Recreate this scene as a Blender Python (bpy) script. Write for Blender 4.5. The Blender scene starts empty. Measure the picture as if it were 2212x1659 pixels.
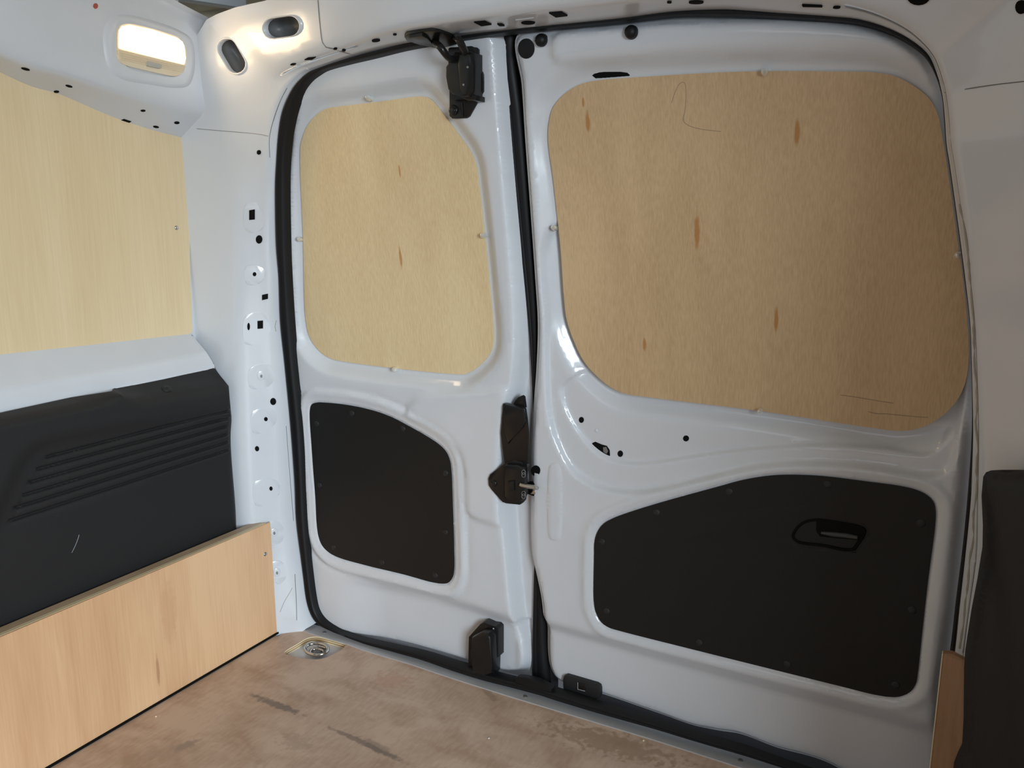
import bpy, bmesh, math
import numpy as np
from mathutils import Vector, Matrix
from mathutils.geometry import delaunay_2d_cdt
from mathutils.bvhtree import BVHTree

SC = bpy.context.scene
COL = SC.collection

# ------------------------------------------------------------------ camera
F_PX, YAW, PITCH = 1800.0, math.radians(29.2), math.radians(11.3)
CAM = np.array([0.0, -1.15, 0.80])
cam = bpy.data.cameras.new('camera')
cam.sensor_width = 36.0
cam.lens = 36.0 * F_PX / 2212.0
cam.clip_start = 0.02
camo = bpy.data.objects.new('camera', cam)
COL.objects.link(camo)
camo.location = CAM
camo.rotation_euler = (math.pi / 2 - PITCH, 0, YAW)
SC.camera = camo

# ------------------------------------------------------------------ view, sky and daylight
SC.view_settings.view_transform = 'Standard'
SC.view_settings.look = 'None'
SC.view_settings.exposure = 0.0
SC.view_settings.gamma = 1.0
SC.view_settings.use_curve_mapping = False
world = bpy.data.worlds.new('world')
SC.world = world
world.use_nodes = True
bg = world.node_tree.nodes['Background']
bg.inputs[0].default_value = (0.80, 0.88, 1.0, 1)
bg.inputs[1].default_value = 0.11


def area_light(name, loc, target, sx, sy, power, color):
    d = bpy.data.lights.new(name, 'AREA')
    d.shape = 'RECTANGLE'
    d.size, d.size_y, d.energy, d.color = sx, sy, power, color
    o = bpy.data.objects.new(name, d)
    COL.objects.link(o)
    o.location = loc
    o.rotation_euler = (Vector(target) - Vector(loc)).to_track_quat('-Z', 'Y').to_euler()
    return o


area_light('daylight_through_side_door', (2.2, -2.6, 1.15), (-1.0, -0.25, 0.45), 1.2, 1.2, 138, (0.80, 0.92, 1.0))
area_light('daylight_from_cab', (-0.55, -3.3, 1.0), (-0.7, 0, 0.5), 1.1, 0.7, 3, (0.92, 0.96, 1.0))

# ------------------------------------------------------------------ projection helpers (photo pixel -> point on a surface)
_cy, _sy, _cp, _sp = math.cos(YAW), math.sin(YAW), math.cos(PITCH), math.sin(PITCH)
W_ = np.array([-_sy * _cp, _cy * _cp, -_sp])
R_ = np.array([_cy, _sy, 0.0])
D_ = np.cross(W_, R_)


def ray(p):
    return R_ * (p[0] - 1106.0) / F_PX + D_ * (p[1] - 829.5) / F_PX + W_


def on(ax, val, p):
    d = ray(p)
    return CAM + d * ((val - CAM[ax]) / d[ax])


def yd(z):                       # the doors lean inwards above the waist line
    return -0.10 * np.maximum(0.0, (np.asarray(z, float) - 0.35) / 0.72) ** 1.5


class Door:                      # u = x, v = z, h = towards the load space
    def pt(s, u, v, h):
        return np.stack([u, yd(v) - h, v], -1)

    def uv(s, p, h=0.0):
        y = -h
        for _ in range(12):
            q = on(1, y, p)
            y = float(yd(q[2])) - h
        return (q[0], q[2])


class Plane:                     # axis plane, h along +axis
    def __init__(s, ax, val, sgn=1):
        s.ax, s.val, s.sgn = ax, val, sgn

    def pt(s, u, v, h):
        c = np.asarray(s.val + s.sgn * h + 0 * u, float)
        if s.ax == 0: return np.stack([c, u, v], -1)
        if s.ax == 1: return np.stack([u, c, v], -1)
        return np.stack([u, v, c], -1)

    def uv(s, p, h=0.0):
        q = on(s.ax, s.val + s.sgn * h, p)
        return tuple(np.delete(q, s.ax))


class Flare:                     # right quarter: turns outwards towards the side door
    def __init__(s, y0): s.y0 = y0
    def y(s, x): return s.y0 - 0.7 * np.maximum(0.0, np.asarray(x, float) - 0.035)
    def pt(s, u, v, h): return np.stack([u, s.y(u) - h, v], -1)
    def uv(s, p, h=0.0):
        y = s.y0 - h
        for _ in range(20):
            q = on(1, y, p); y = 0.5 * y + 0.5 * (float(s.y(q[0])) - h)
        return (q[0], q[2])


DOOR = Door()
LEFT = Plane(0, -1.165)
FLOOR = Plane(2, 0.0)


def smooth(x):
    x = np.clip(x, 0, 1)
    return x * x * (3 - 2 * x)


def catmull(P, closed=True, step=0.006):
    P = [np.array(p, float) for p in P]
    n = len(P)
    out = []
    rng = range(n) if closed else range(n - 1)
    for i in rng:
        if closed:
            a, b, c, d = P[i - 1], P[i], P[(i + 1) % n], P[(i + 2) % n]
        else:
            b, c = P[i], P[i + 1]
            a = P[i - 1] if i > 0 else 2 * b - c
            d = P[i + 2] if i + 2 < n else 2 * c - b
        L = np.linalg.norm(c - b)
        # centripetal tangents
        def tt(p, q): return max(np.linalg.norm(q - p), 1e-9) ** 0.5
        t0 = 0.0; t1 = t0 + tt(a, b); t2 = t1 + tt(b, c); t3 = t2 + tt(c, d)
        k = max(1, int(math.ceil(L / step)))
        for j in range(k):
            t = t1 + (t2 - t1) * j / k
            A1 = (t1 - t) / (t1 - t0) * a + (t - t0) / (t1 - t0) * b
            A2 = (t2 - t) / (t2 - t1) * b + (t - t1) / (t2 - t1) * c
            A3 = (t3 - t) / (t3 - t2) * c + (t - t2) / (t3 - t2) * d
            B1 = (t2 - t) / (t2 - t0) * A1 + (t - t0) / (t2 - t0) * A2
            B2 = (t3 - t) / (t3 - t1) * A2 + (t - t1) / (t3 - t1) * A3
            out.append((t2 - t) / (t2 - t1) * B1 + (t - t1) / (t2 - t1) * B2)
    if not closed:
        out.append(P[-1])
    return np.array(out)


def outline(S, px, h=0.0, step=0.006, curved=True):
    P = [S.uv(p, h) for p in px]
    return catmull(P, True, step) if curved else np.array(P)


def sdf(poly, q):
    """signed distance, negative inside; q (N,2)"""
    d = np.full(len(q), 1e9)
    ins = np.zeros(len(q), bool)
    n = len(poly)
    for i in range(n):
        a, b = poly[i], poly[(i + 1) % n]
        e = b - a
        w = q - a
        t = np.clip((w @ e) / max(e @ e, 1e-18), 0, 1)
        dd = w - t[:, None] * e
        d = np.minimum(d, (dd * dd).sum(1))
        c = (a[1] > q[:, 1]) != (b[1] > q[:, 1])
        if abs(b[1] - a[1]) > 1e-15:
            xx = a[0] + (q[:, 1] - a[1]) * (b[0] - a[0]) / (b[1] - a[1])
            ins ^= c & (q[:, 0] < xx)
    d = np.sqrt(d)
    return np.where(ins, -d, d)


def linedist(pl, q):
    """unsigned distance to an open polyline and side sign (positive = above)"""
    d = np.full(len(q), 1e9); s = np.ones(len(q))
    for i in range(len(pl) - 1):
        a, b = pl[i], pl[i + 1]
        e = b - a; w = q - a
        t = np.clip((w @ e) / (e @ e), 0, 1)
        dd = w - t[:, None] * e
        L = np.sqrt((dd * dd).sum(1))
        cr = e[0] * w[:, 1] - e[1] * w[:, 0]
        m = L < d
        d = np.where(m, L, d); s = np.where(m, np.sign(cr), s)
    return d * s


# ------------------------------------------------------------------ materials
def new_mat(name):
    m = bpy.data.materials.new(name)
    m.use_nodes = True
    return m, m.node_tree.nodes, m.node_tree.links, m.node_tree.nodes['Principled BSDF']


def plain(name, col, rough=0.5, metal=0.0, coat=0.0, spec=0.5, bump=0.0, bscale=300, trans=0.0, emit=None, es=0):
    m, N, L, b = new_mat(name)
    b.inputs['Base Color'].default_value = (*col, 1)
    b.inputs['Roughness'].default_value = rough
    b.inputs['Metallic'].default_value = metal
    b.inputs['Specular IOR Level'].default_value = spec
    b.inputs['Coat Weight'].default_value = coat
    b.inputs['Coat Roughness'].default_value = 0.08
    b.inputs['Transmission Weight'].default_value = trans
    if emit:
        b.inputs['Emission Color'].default_value = (*emit, 1)
        b.inputs['Emission Strength'].default_value = es
    g = N.new('ShaderNodeNewGeometry')
    t = N.new('ShaderNodeTexNoise')
    t.inputs['Scale'].default_value = bscale
    t.inputs['Detail'].default_value = 3
    L.new(g.outputs['Position'], t.inputs['Vector'])
    if bump:
        bp = N.new('ShaderNodeBump')
        bp.inputs['Strength'].default_value = bump
        bp.inputs['Distance'].default_value = 0.0006
        L.new(t.outputs[0], bp.inputs['Height'])
        L.new(bp.outputs[0], b.inputs['Normal'])
    else:
        mx = N.new('ShaderNodeMixRGB'); mx.blend_type = 'MULTIPLY'
        mx.inputs[0].default_value = 0.06
        mx.inputs[1].default_value = (*col, 1)
        t.inputs['Scale'].default_value = 18
        L.new(t.outputs[0], mx.inputs[2])
        L.new(mx.outputs[0], b.inputs['Base Color'])
    return m


def wood(name, light, dark, across, along, rough=0.45, knots=(), streaks=(), blotch=0.35, grain=0.6, coat=0.0,
         plane='xz', knotcol=(0.35, 0.16, 0.05)):
    """plywood face: fine fibre stretched along one axis, soft figure, knots and marks at given places"""
    m, N, L, b = new_mat(name)
    g = N.new('ShaderNodeNewGeometry')
    mp = N.new('ShaderNodeMapping')
    mp.inputs['Scale'].default_value = (*across,)
    L.new(g.outputs['Position'], mp.inputs['Vector'])
    n1 = N.new('ShaderNodeTexNoise'); n1.inputs['Scale'].default_value = 1.0; n1.inputs['Detail'].default_value = 6
    n1.inputs['Distortion'].default_value = 0.0
    L.new(mp.outputs[0], n1.inputs['Vector'])
    mp2 = N.new('ShaderNodeMapping')
    mp2.inputs['Scale'].default_value = (*along,)
    L.new(g.outputs['Position'], mp2.inputs['Vector'])
    n2 = N.new('ShaderNodeTexNoise'); n2.inputs['Scale'].default_value = 1.0; n2.inputs['Detail'].default_value = 4
    n2.inputs['Distortion'].default_value = 0.5
    L.new(mp2.outputs[0], n2.inputs['Vector'])
    mixf = N.new('ShaderNodeMath'); mixf.operation = 'MULTIPLY_ADD'
    mixf.inputs[1].default_value = grain
    L.new(n1.outputs[0], mixf.inputs[0])
    sc2 = N.new('ShaderNodeMath'); sc2.operation = 'MULTIPLY'; sc2.inputs[1].default_value = blotch
    L.new(n2.outputs[0], sc2.inputs[0])
    L.new(sc2.outputs[0], mixf.inputs[2])
    r = N.new('ShaderNodeValToRGB')
    s = 0.5 * (grain + blotch)
    r.color_ramp.elements[0].position = s - 0.17; r.color_ramp.elements[0].color = (*dark, 1)
    r.color_ramp.elements[1].position = s + 0.13; r.color_ramp.elements[1].color = (*light, 1)
    L.new(mixf.outputs[0], r.inputs[0])
    cur = r.outputs[0]
    sx = N.new('ShaderNodeSeparateXYZ'); L.new(g.outputs['Position'], sx.inputs[0])
    for (a, c, ra, rc, ang, col, amt, rag) in [(*k[:4], 0.0, knotcol, 0.92, 0.22) for k in knots] + list(streaks):
        cb = N.new('ShaderNodeCombineXYZ')
        i0, i1 = {'xz': (0, 2), 'yz': (1, 2), 'xy': (0, 1)}[plane]
        L.new(sx.outputs[i0], cb.inputs[0]); L.new(sx.outputs[i1], cb.inputs[1])
        su = N.new('ShaderNodeVectorMath'); su.operation = 'SUBTRACT'
        su.inputs[1].default_value = (a, c, 0); L.new(cb.outputs[0], su.inputs[0])
        ro = N.new('ShaderNodeVectorRotate'); ro.inputs['Angle'].default_value = -ang
        ro.rotation_type = 'Z_AXIS'
        L.new(su.outputs[0], ro.inputs['Vector'])
        dv = N.new('ShaderNodeVectorMath'); dv.operation = 'DIVIDE'
        dv.inputs[1].default_value = (ra, rc, 1); L.new(ro.outputs[0], dv.inputs[0])
        ln = N.new('ShaderNodeVectorMath'); ln.operation = 'LENGTH'; L.new(dv.outputs[0], ln.inputs[0])
        nn = N.new('ShaderNodeTexNoise'); nn.inputs['Scale'].default_value = 90; nn.inputs['Detail'].default_value = 3
        L.new(g.outputs['Position'], nn.inputs['Vector'])
        ad = N.new('ShaderNodeMath'); ad.operation = 'MULTIPLY_ADD'; ad.inputs[1].default_value = rag * 3
        L.new(nn.outputs[0], ad.inputs[0]); L.new(ln.outputs['Value'], ad.inputs[2])
        mr = N.new('ShaderNodeMapRange'); mr.interpolation_type = 'SMOOTHSTEP'
        mr.inputs['From Min'].default_value = 0.45 + rag * 1.5; mr.inputs['From Max'].default_value = 1.0 + rag * 1.5
        mr.inputs['To Min'].default_value = amt; mr.inputs['To Max'].default_value = 0.0
        L.new(ad.outputs[0], mr.inputs['Value'])
        mx = N.new('ShaderNodeMixRGB')
        mx.inputs[2].default_value = (*col, 1)
        L.new(mr.outputs[0], mx.inputs[0]); L.new(cur, mx.inputs[1])
        cur = mx.outputs[0]
    L.new(cur, b.inputs['Base Color'])
    b.inputs['Roughness'].default_value = rough
    b.inputs['Coat Weight'].default_value = coat
    bp = N.new('ShaderNodeBump'); bp.inputs['Strength'].default_value = 0.15; bp.inputs['Distance'].default_value = 0.0005
    L.new(n1.outputs[0], bp.inputs['Height']); L.new(bp.outputs[0], b.inputs['Normal'])
    return m


def kn(px, rx, rz):
    x, z = DOOR.uv(px, -0.018)
    return (x, z, rx, rz)


M = {}
M['paint'] = plain('white_body_paint', (0.68, 0.70, 0.74), 0.30, coat=0.55, spec=0.5)
M['paint_roof'] = plain('roof_liner_board', (0.86, 0.76, 0.56), 0.7)
M['ply_small'] = wood('birch_plywood_small', (0.80, 0.63, 0.38), (0.68, 0.50, 0.28), (520, 520, 14), (10, 10, 2.0),
                      knots=[kn((868, 555), .0035, .022), kn((866, 370), .002, .012)], blotch=0.55, knotcol=(0.52, 0.25, 0.09))
M['ply_large'] = wood('birch_plywood_large', (0.66, 0.47, 0.27), (0.52, 0.35, 0.19), (520, 520, 12), (10, 10, 2.0),
                      knots=[kn((1272, 265), .0042, .018), kn((1723, 288), .0045, .020), kn((1507, 500), .0048, .028),
                             kn((1678, 690), .0035, .022), kn((1394, 745), .0032, .012), kn((1262, 222), .002, .008)],
                      blotch=0.5, knotcol=(0.46, 0.21, 0.06))
M['ply_left'] = wood('birch_plywood_side', (0.82, 0.66, 0.42), (0.72, 0.55, 0.32), (350, 350, 10), (8, 8, 1.2), blotch=0.7, grain=0.4, plane='yz')
M['plank'] = wood('okoume_plywood_board', (0.85, 0.55, 0.32), (0.68, 0.39, 0.21), (260, 260, 10), (8, 8, 1.4), blotch=0.85,
                  grain=0.3, plane='yz', streaks=[(-.33, .06, .004, .035, 0, (0.42, 0.2, 0.1), .6, .2), (-.30, .15, .02, .07, 0, (0.62, .34, .18), .4, .3)])
M['plank_dark'] = wood('okoume_plywood_board_dark', (0.34, 0.20, 0.11), (0.25, 0.14, 0.07), (220, 220, 14), (10, 10, 1.6), blotch=0.8, grain=0.5)
M['plank_top'] = wood('sawn_board_edge', (0.52, 0.38, 0.25), (0.40, 0.28, 0.17), (40, 40, 200), (30, 8, 30), blotch=0.8, grain=0.5)


def fl(px):
    q = on(2, 0.0, px); return (q[0], q[1])


def streak(pa, pb, w, col, amt, rag=0.5):
    a, b = np.array(fl(pa)), np.array(fl(pb)); c = (a + b) / 2; e = b - a
    return (c[0], c[1], np.linalg.norm(e) / 2, w, math.atan2(e[1], e[0]), col, amt, rag)


DK = (0.16, 0.13, 0.11)
M['floor'] = wood('worn_plywood_floor', (0.62, 0.46, 0.35), (0.46, 0.31, 0.22), (150, 45, 45), (10, 18, 10), blotch=1.0, grain=0.45, rough=0.5,
                  plane='xy', streaks=[streak((535, 1498), (665, 1548), .010, DK, .75), streak((690, 1560), (900, 1659), .007, DK, .6),
                                       streak((370, 1625), (430, 1598), .012, (0.22, .2, .18), .7), streak((770, 1590), (860, 1640), .012, DK, .4),
                                       streak((1040, 1480), (1075, 1520), .008, (.3, .2, .15), .5), streak((800, 1460), (900, 1480), .03, (.5, .27, .18), .5, .9),
                                       streak((1150, 1560), (1500, 1655), .035, (.32, .2, .12), .65, .8), streak((600, 1590), (680, 1620), .02, (.42, .3, .22), .5, .9),
                                       streak((270, 1640), (480, 1600), .02, (.45, .32, .24), .5, .9)])
M['edge_pale'] = plain('pale_ply_layer', (0.88, 0.74, 0.48), 0.6)
M['edge_dark'] = plain('dark_ply_layer', (0.42, 0.27, 0.13), 0.7)
M['black_board'] = plain('black_hardboard', (0.009, 0.0085, 0.0083), 0.55, bump=0.15, bscale=220, spec=0.35)
M['black_plastic'] = plain('black_grained_plastic', (0.014, 0.014, 0.015), 0.55, bump=0.5, bscale=900, spec=0.45)
M['black_metal'] = plain('black_lacquered_steel', (0.010, 0.0095, 0.0095), 0.30, spec=0.35, coat=0.05)
M['handle_plastic'] = plain('dark_grey_plastic', (0.045, 0.048, 0.05), 0.4)
M['rubber'] = plain('black_rubber', (0.008, 0.008, 0.009), 0.5, spec=0.3)
M['hole'] = plain('dark_cavity', (0.006, 0.006, 0.006), 0.8, spec=0.1)
M['cavity'] = plain('grey_inner_steel', (0.22, 0.22, 0.22), 0.4, metal=0.3)
M['alu'] = plain('brushed_aluminium', (0.50, 0.50, 0.51), 0.5, metal=0.15)
M['chrome'] = plain('bright_zinc', (0.62, 0.62, 0.6), 0.16, metal=1.0)
M['clip'] = plain('clear_plastic', (0.72, 0.72, 0.66), 0.15, trans=0.45, coat=0.5)
M['grime'] = plain('old_sealant', (0.36, 0.33, 0.27), 0.7)
M['tray'] = plain('painted_recess', (0.66, 0.66, 0.70), 0.35, coat=0.3)
M['pencil'] = plain('pencil_mark', (0.36, 0.27, 0.18), 0.7)
M['lamp_lit'] = plain('lit_lens', (1, 0.95, 0.85), 0.3, emit=(1.0, 0.78, 0.50), es=6.0)
M['lamp_clear'] = plain('prismatic_lens', (0.62, 0.55, 0.42), 0.25, coat=0.5, emit=(1.0, 0.75, 0.45), es=0.12)
M['lamp_bezel'] = plain('lamp_switch_plastic', (0.50, 0.48, 0.42), 0.4)
M['shell_dark'] = plain('shell_gap_shade', (0.10, 0.10, 0.11), 0.6)  # door outer shells: dark colour stands for the shade in the door gaps
M['red'] = plain('red_plug', (0.45, 0.10, 0.06), 0.5)


# ------------------------------------------------------------------ object helpers
def mk(name, verts, faces, m, parent=None, smooth_=True, sharp=None, kind=None):
    me = bpy.data.meshes.new(name)
    V = np.asarray(verts, float)
    org = np.array([V[:, 0].mean(), V[:, 1].mean(), V[:, 2].min()]) if parent is None else np.zeros(3)
    me.from_pydata((V - org).tolist(), [], [list(map(int, f)) for f in faces])
    me.materials.append(M[m] if isinstance(m, str) else m)
    if smooth_:
        for p in me.polygons: p.use_smooth = True
        if sharp is not None:
            me.set_sharp_from_angle(angle=math.radians(sharp))
    me.update()
    o = bpy.data.objects.new(name, me)
    COL.objects.link(o)
    if parent is not None:
        o.parent = parent
        wl = parent['_w'] if '_w' in parent else [0, 0, 0]
        o.matrix_parent_inverse = Matrix.Translation(-Vector(wl))
        o['_w'] = [0.0, 0.0, 0.0]
    else:
        o.location = org
        o['_w'] = list(map(float, org))
    if kind: o['kind'] = kind
    return o


def thing(name, label=None, cat=None, loc=(0, 0, 0), group=None, kind=None):
    o = bpy.data.objects.new(name, None)
    o.empty_display_size = 0.05
    COL.objects.link(o)
    loc = [float(c) for c in loc]
    o.location = loc
    o['_w'] = loc
    if label: o['label'] = label
    if cat: o['category'] = cat
    if group: o['group'] = group
    if kind: o['kind'] = kind
    return o


def tag(o, label=None, cat=None, group=None, kind=None):
    if label: o['label'] = label
    if cat: o['category'] = cat
    if group: o['group'] = group
    if kind: o['kind'] = kind
    return o


def sheet(name, S, loop, hf, step, m, parent=None, holes=(), extra=(), back=0.0, kind=None):
    """height-field sheet on surface S inside `loop`, with real openings"""
    loop = np.asarray(loop)
    lo, hi = loop.min(0), loop.max(0)
    nx, ny = int((hi[0] - lo[0]) / step) + 1, int((hi[1] - lo[1]) / step) + 1
    gx, gy = np.meshgrid(lo[0] + (np.arange(nx) + .37) * step, lo[1] + (np.arange(ny) + .41) * step)
    q = np.stack([gx.ravel(), gy.ravel()], 1)
    q = q[sdf(loop, q) < -step * 0.4]
    for hl in holes:
        q = q[sdf(np.asarray(hl), q) > step * 0.4]
    for e in extra:
        e = np.asarray(e)
        e = e[sdf(loop, e) < -0.0008]
        for hl in holes: e = e[sdf(np.asarray(hl), e) > 0.0008]
        q = np.vstack([q, e])
    pts = [Vector(p) for p in q]
    loops = []
    for l in [loop] + [np.asarray(h_) for h_ in holes]:
        k = len(pts); pts += [Vector(p) for p in l]; loops.append((k, len(l)))
    edges = []
    for k, n in loops: edges += [(k + i, k + (i + 1) % n) for i in range(n)]
    r = delaunay_2d_cdt(pts, edges, [], 0, 1e-7)
    V = np.array([list(v) for v in r[0]]); Fc = np.array([list(f) for f in r[2] if len(f) == 3])
    c = V[Fc].mean(1)
    keep = sdf(loop, c) < 0
    for hl in holes: keep &= sdf(np.asarray(hl), c) > 0
    Fc = Fc[keep]
    H = hf(V) if hf is not None else np.zeros(len(V))
    P = S.pt(V[:, 0], V[:, 1], H)
    # orient towards +h
    a, b_, c_ = P[Fc[0, 0]], P[Fc[0, 1]], P[Fc[0, 2]]
    nrm = np.cross(P[Fc[:, 1]] - P[Fc[:, 0]], P[Fc[:, 2]] - P[Fc[:, 0]])
    tow = S.pt(V[:1, 0], V[:1, 1], np.array([1.0]))[0] - S.pt(V[:1, 0], V[:1, 1], np.array([0.0]))[0]
    fl_ = (nrm @ tow) < 0
    Fc[fl_] = Fc[fl_][:, ::-1]
    return mk(name, P, Fc, m, parent, True, kind=kind)


def ring_pts(loop, ds):
    """offset copies of an outline used as extra mesh points"""
    out = []
    t = np.roll(loop, -1, 0) - np.roll(loop, 1, 0)
    t /= np.maximum(np.linalg.norm(t, axis=1), 1e-9)[:, None]
    area = 0.5 * np.sum(loop[:, 0] * np.roll(loop[:, 1], -1) - np.roll(loop[:, 0], -1) * loop[:, 1])
    n = np.stack([t[:, 1], -t[:, 0]], 1) * (1 if area > 0 else -1)
    for d in ds:
        e = loop + n * d
        ok = np.abs(np.abs(sdf(loop, e)) - abs(d)) < 0.1 * abs(d) + 1e-5
        out.append(e[ok])
    return out


def offset(loop, d):
    t = np.roll(loop, -1, 0) - np.roll(loop, 1, 0)
    t /= np.maximum(np.linalg.norm(t, axis=1), 1e-9)[:, None]
    area = 0.5 * np.sum(loop[:, 0] * np.roll(loop[:, 1], -1) - np.roll(loop[:, 0], -1) * loop[:, 1])
    n = np.stack([t[:, 1], -t[:, 0]], 1) * (1 if area > 0 else -1)
    return loop + n * d


def prism(name, front, nrm, thick, m, parent=None, bevel=0.0, seg=2, edge_m=None):
    """solid plate: front polygon (3-D points) extruded backwards by thick, edges bevelled"""
    front = np.asarray(front, float); n = len(front)
    nrm = np.asarray(nrm, float)
    if nrm.ndim == 1:
        nrm = nrm / np.linalg.norm(nrm)
        nr = np.repeat(nrm[None], n, 0)
    else:
        nr = nrm / np.linalg.norm(nrm, axis=1)[:, None]
    nm = nr.mean(0)
    a = np.zeros(3)
    for i in range(n): a += np.cross(front[i], front[(i + 1) % n])
    if a @ nm < 0:
        front = front[::-1]; nr = nr[::-1]
    bm = bmesh.new()
    f = [bm.verts.new(p) for p in front]
    k = [bm.verts.new(p) for p in front - nr * thick]
    ff = bm.faces.new(f)
    bm.faces.new(k[::-1])
    for i in range(n):
        bm.faces.new((f[(i + 1) % n], f[i], k[i], k[(i + 1) % n]))
    if bevel > 0:
        ed = [e for e in ff.edges]
        try:
            bmesh.ops.bevel(bm, geom=ed, offset=bevel, segments=seg, affect='EDGES', profile=0.5, clamp_overlap=True)
        except Exception:
            pass
    bmesh.ops.triangulate(bm, faces=[x for x in bm.faces if len(x.verts) > 4])
    me = bpy.data.meshes.new('t'); bm.to_mesh(me); bm.free()
    V = [tuple(v.co) for v in me.vertices]; Fc = [tuple(p.vertices) for p in me.polygons]
    bpy.data.meshes.remove(me)
    return mk(name, V, Fc, m, parent, True, sharp=40)


def plate(name, S, px, h, thick, m, parent=None, bevel=0.001, curved=False, step=0.006):
    """plate whose FRONT face stands at h on surface S with the outline seen in the photo"""
    P = np.array([S.uv(p, h) for p in px])
    if curved: P = catmull(P, True, step)
    fr = S.pt(P[:, 0], P[:, 1], np.full(len(P), h))
    bk = S.pt(P[:, 0], P[:, 1], np.full(len(P), h - 0.01))
    return prism(name, fr, fr - bk, thick, m, parent, bevel)


def tube(name, pts, r, m, parent=None, seg=10, closed=False, caps=True):
    P = np.asarray(pts, float); n = len(P)
    rr = np.full(n, r) if np.isscalar(r) else np.asarray(r)
    V, Fc = [], []
    up = None
    for i in range(n):
        if closed: t = P[(i + 1) % n] - P[i - 1]
        else: t = P[min(i + 1, n - 1)] - P[max(i - 1, 0)]
        t = t / np.linalg.norm(t)
        if up is None:
            a = np.array([0, 0, 1.0]) if abs(t[2]) < .9 else np.array([1.0, 0, 0])
        else: a = up
        s = np.cross(t, a); s /= np.linalg.norm(s); up = np.cross(s, t)
        for j in range(seg):
            th = 2 * math.pi * j / seg
            V.append(P[i] + rr[i] * (math.cos(th) * s + math.sin(th) * up))
    for i in range(n if closed else n - 1):
        for j in range(seg):
            a_, b_ = i * seg + j, i * seg + (j + 1) % seg
            c_, d_ = ((i + 1) % n) * seg + (j + 1) % seg, ((i + 1) % n) * seg + j
            Fc.append((a_, b_, c_, d_))
    if caps and not closed:
        Fc.append(tuple(range(seg))[::-1]); Fc.append(tuple((n - 1) * seg + j for j in range(seg)))
    return mk(name, V, Fc, m, parent, True, sharp=50)


def loft(name, curves, m, parent=None, closed=False, kind=None, sharp=None, flip=False):
    """surface through equally long 3-D polylines"""
    C = [np.asarray(c, float) for c in curves]
    n = len(C[0]); V = np.vstack(C); Fc = []
    for k in range(len(C) - 1):
        for i in range(n if closed else n - 1):
            a, b = k * n + i, k * n + (i + 1) % n
            f = (a, b, b + n, a + n)
            Fc.append(f[::-1] if flip else f)
    return mk(name, V, Fc, m, parent, True, sharp=sharp, kind=kind)


def dome(name, c, nrm, r, hgt, m, parent=None, stalk=0.0, seg=14, ring=5, ell=None):
    """rounded button of radius r standing hgt proud of point c"""
    nrm = np.asarray(nrm, float); nrm /= np.linalg.norm(nrm)
    a = np.array([0, 0, 1.0]) if abs(nrm[2]) < .9 else np.array([1.0, 0, 0])
    s = np.cross(nrm, a); s /= np.linalg.norm(s); u = np.cross(s, nrm)
    c = np.asarray(c, float)
    prof = [(r, -0.002), (r, stalk)] + [(r * math.cos(t), stalk + (hgt - stalk) * math.sin(t)) for t in np.linspace(0.25, math.pi / 2 - .15, ring)]
    V, Fc = [], []
    for rr, h in prof:
        for j in range(seg):
            th = 2 * math.pi * j / seg
            V.append(c + nrm * h + rr * (math.cos(th) * s + math.sin(th) * u))
    for i in range(len(prof) - 1):
        for j in range(seg):
            Fc.append((i * seg + j, i * seg + (j + 1) % seg, (i + 1) * seg + (j + 1) % seg, (i + 1) * seg + j))
    Fc.append(tuple((len(prof) - 1) * seg + j for j in range(seg)))
    return mk(name, V, Fc, m, parent, True, sharp=60)


class Skin:                      # ray casting on finished meshes
    def __init__(s, *obs):
        V, Fc = [], []
        for o in obs:
            w = np.array(o['_w']) if o.parent is None else np.zeros(3)
            k = len(V)
            V += [tuple(np.array(v.co) + w) for v in o.data.vertices]
            Fc += [tuple(i + k for i in p.vertices) for p in o.data.polygons]
        s.t = BVHTree.FromPolygons(V, Fc)

    def hit(s, px):
        d = Vector(ray(px)).normalized()
        loc, nrm, i, dist = s.t.ray_cast(Vector(CAM), d)
        if loc is None: return None
        nrm = np.array(nrm)
        if nrm @ np.array(d) > 0: nrm = -nrm
        return np.array(loc), nrm

    def poly(s, px, center=None):
        """polygon of pixels laid on the tangent plane at its centre"""
        c = center or tuple(np.mean(px, 0))
        h = s.hit(c)
        if h is None: return None
        p0, n = h
        out = []
        for q in px:
            d = ray(q); out.append(CAM + d * (((p0 - CAM) @ n) / (d @ n)))
        return np.array(out), n


def ell(cx, cy, rx, ry, n=16, ang=0.0):
    return [(cx + rx * math.cos(t) * math.cos(ang) - ry * math.sin(t) * math.sin(ang),
             cy + rx * math.cos(t) * math.sin(ang) + ry * math.sin(t) * math.cos(ang)) for t in np.linspace(0, 2 * math.pi, n, endpoint=False)]


def on_skin(name, skin, px, proud, m, parent, thick=None, bevel=0.0):
    r = skin.poly(px)
    if r is None:
        print('MISS', name, px[0]); return None
    P, n = r
    return prism(name, P + n * proud, n, thick or (proud + 0.002), m, parent, bevel)


def hole(skin, px, parent, name='hole', m='hole'):
    return on_skin(name, skin, px, 0.0018 if parent.name.startswith('wall_rear') else 0.0004, m, parent, thick=0.004)


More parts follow.
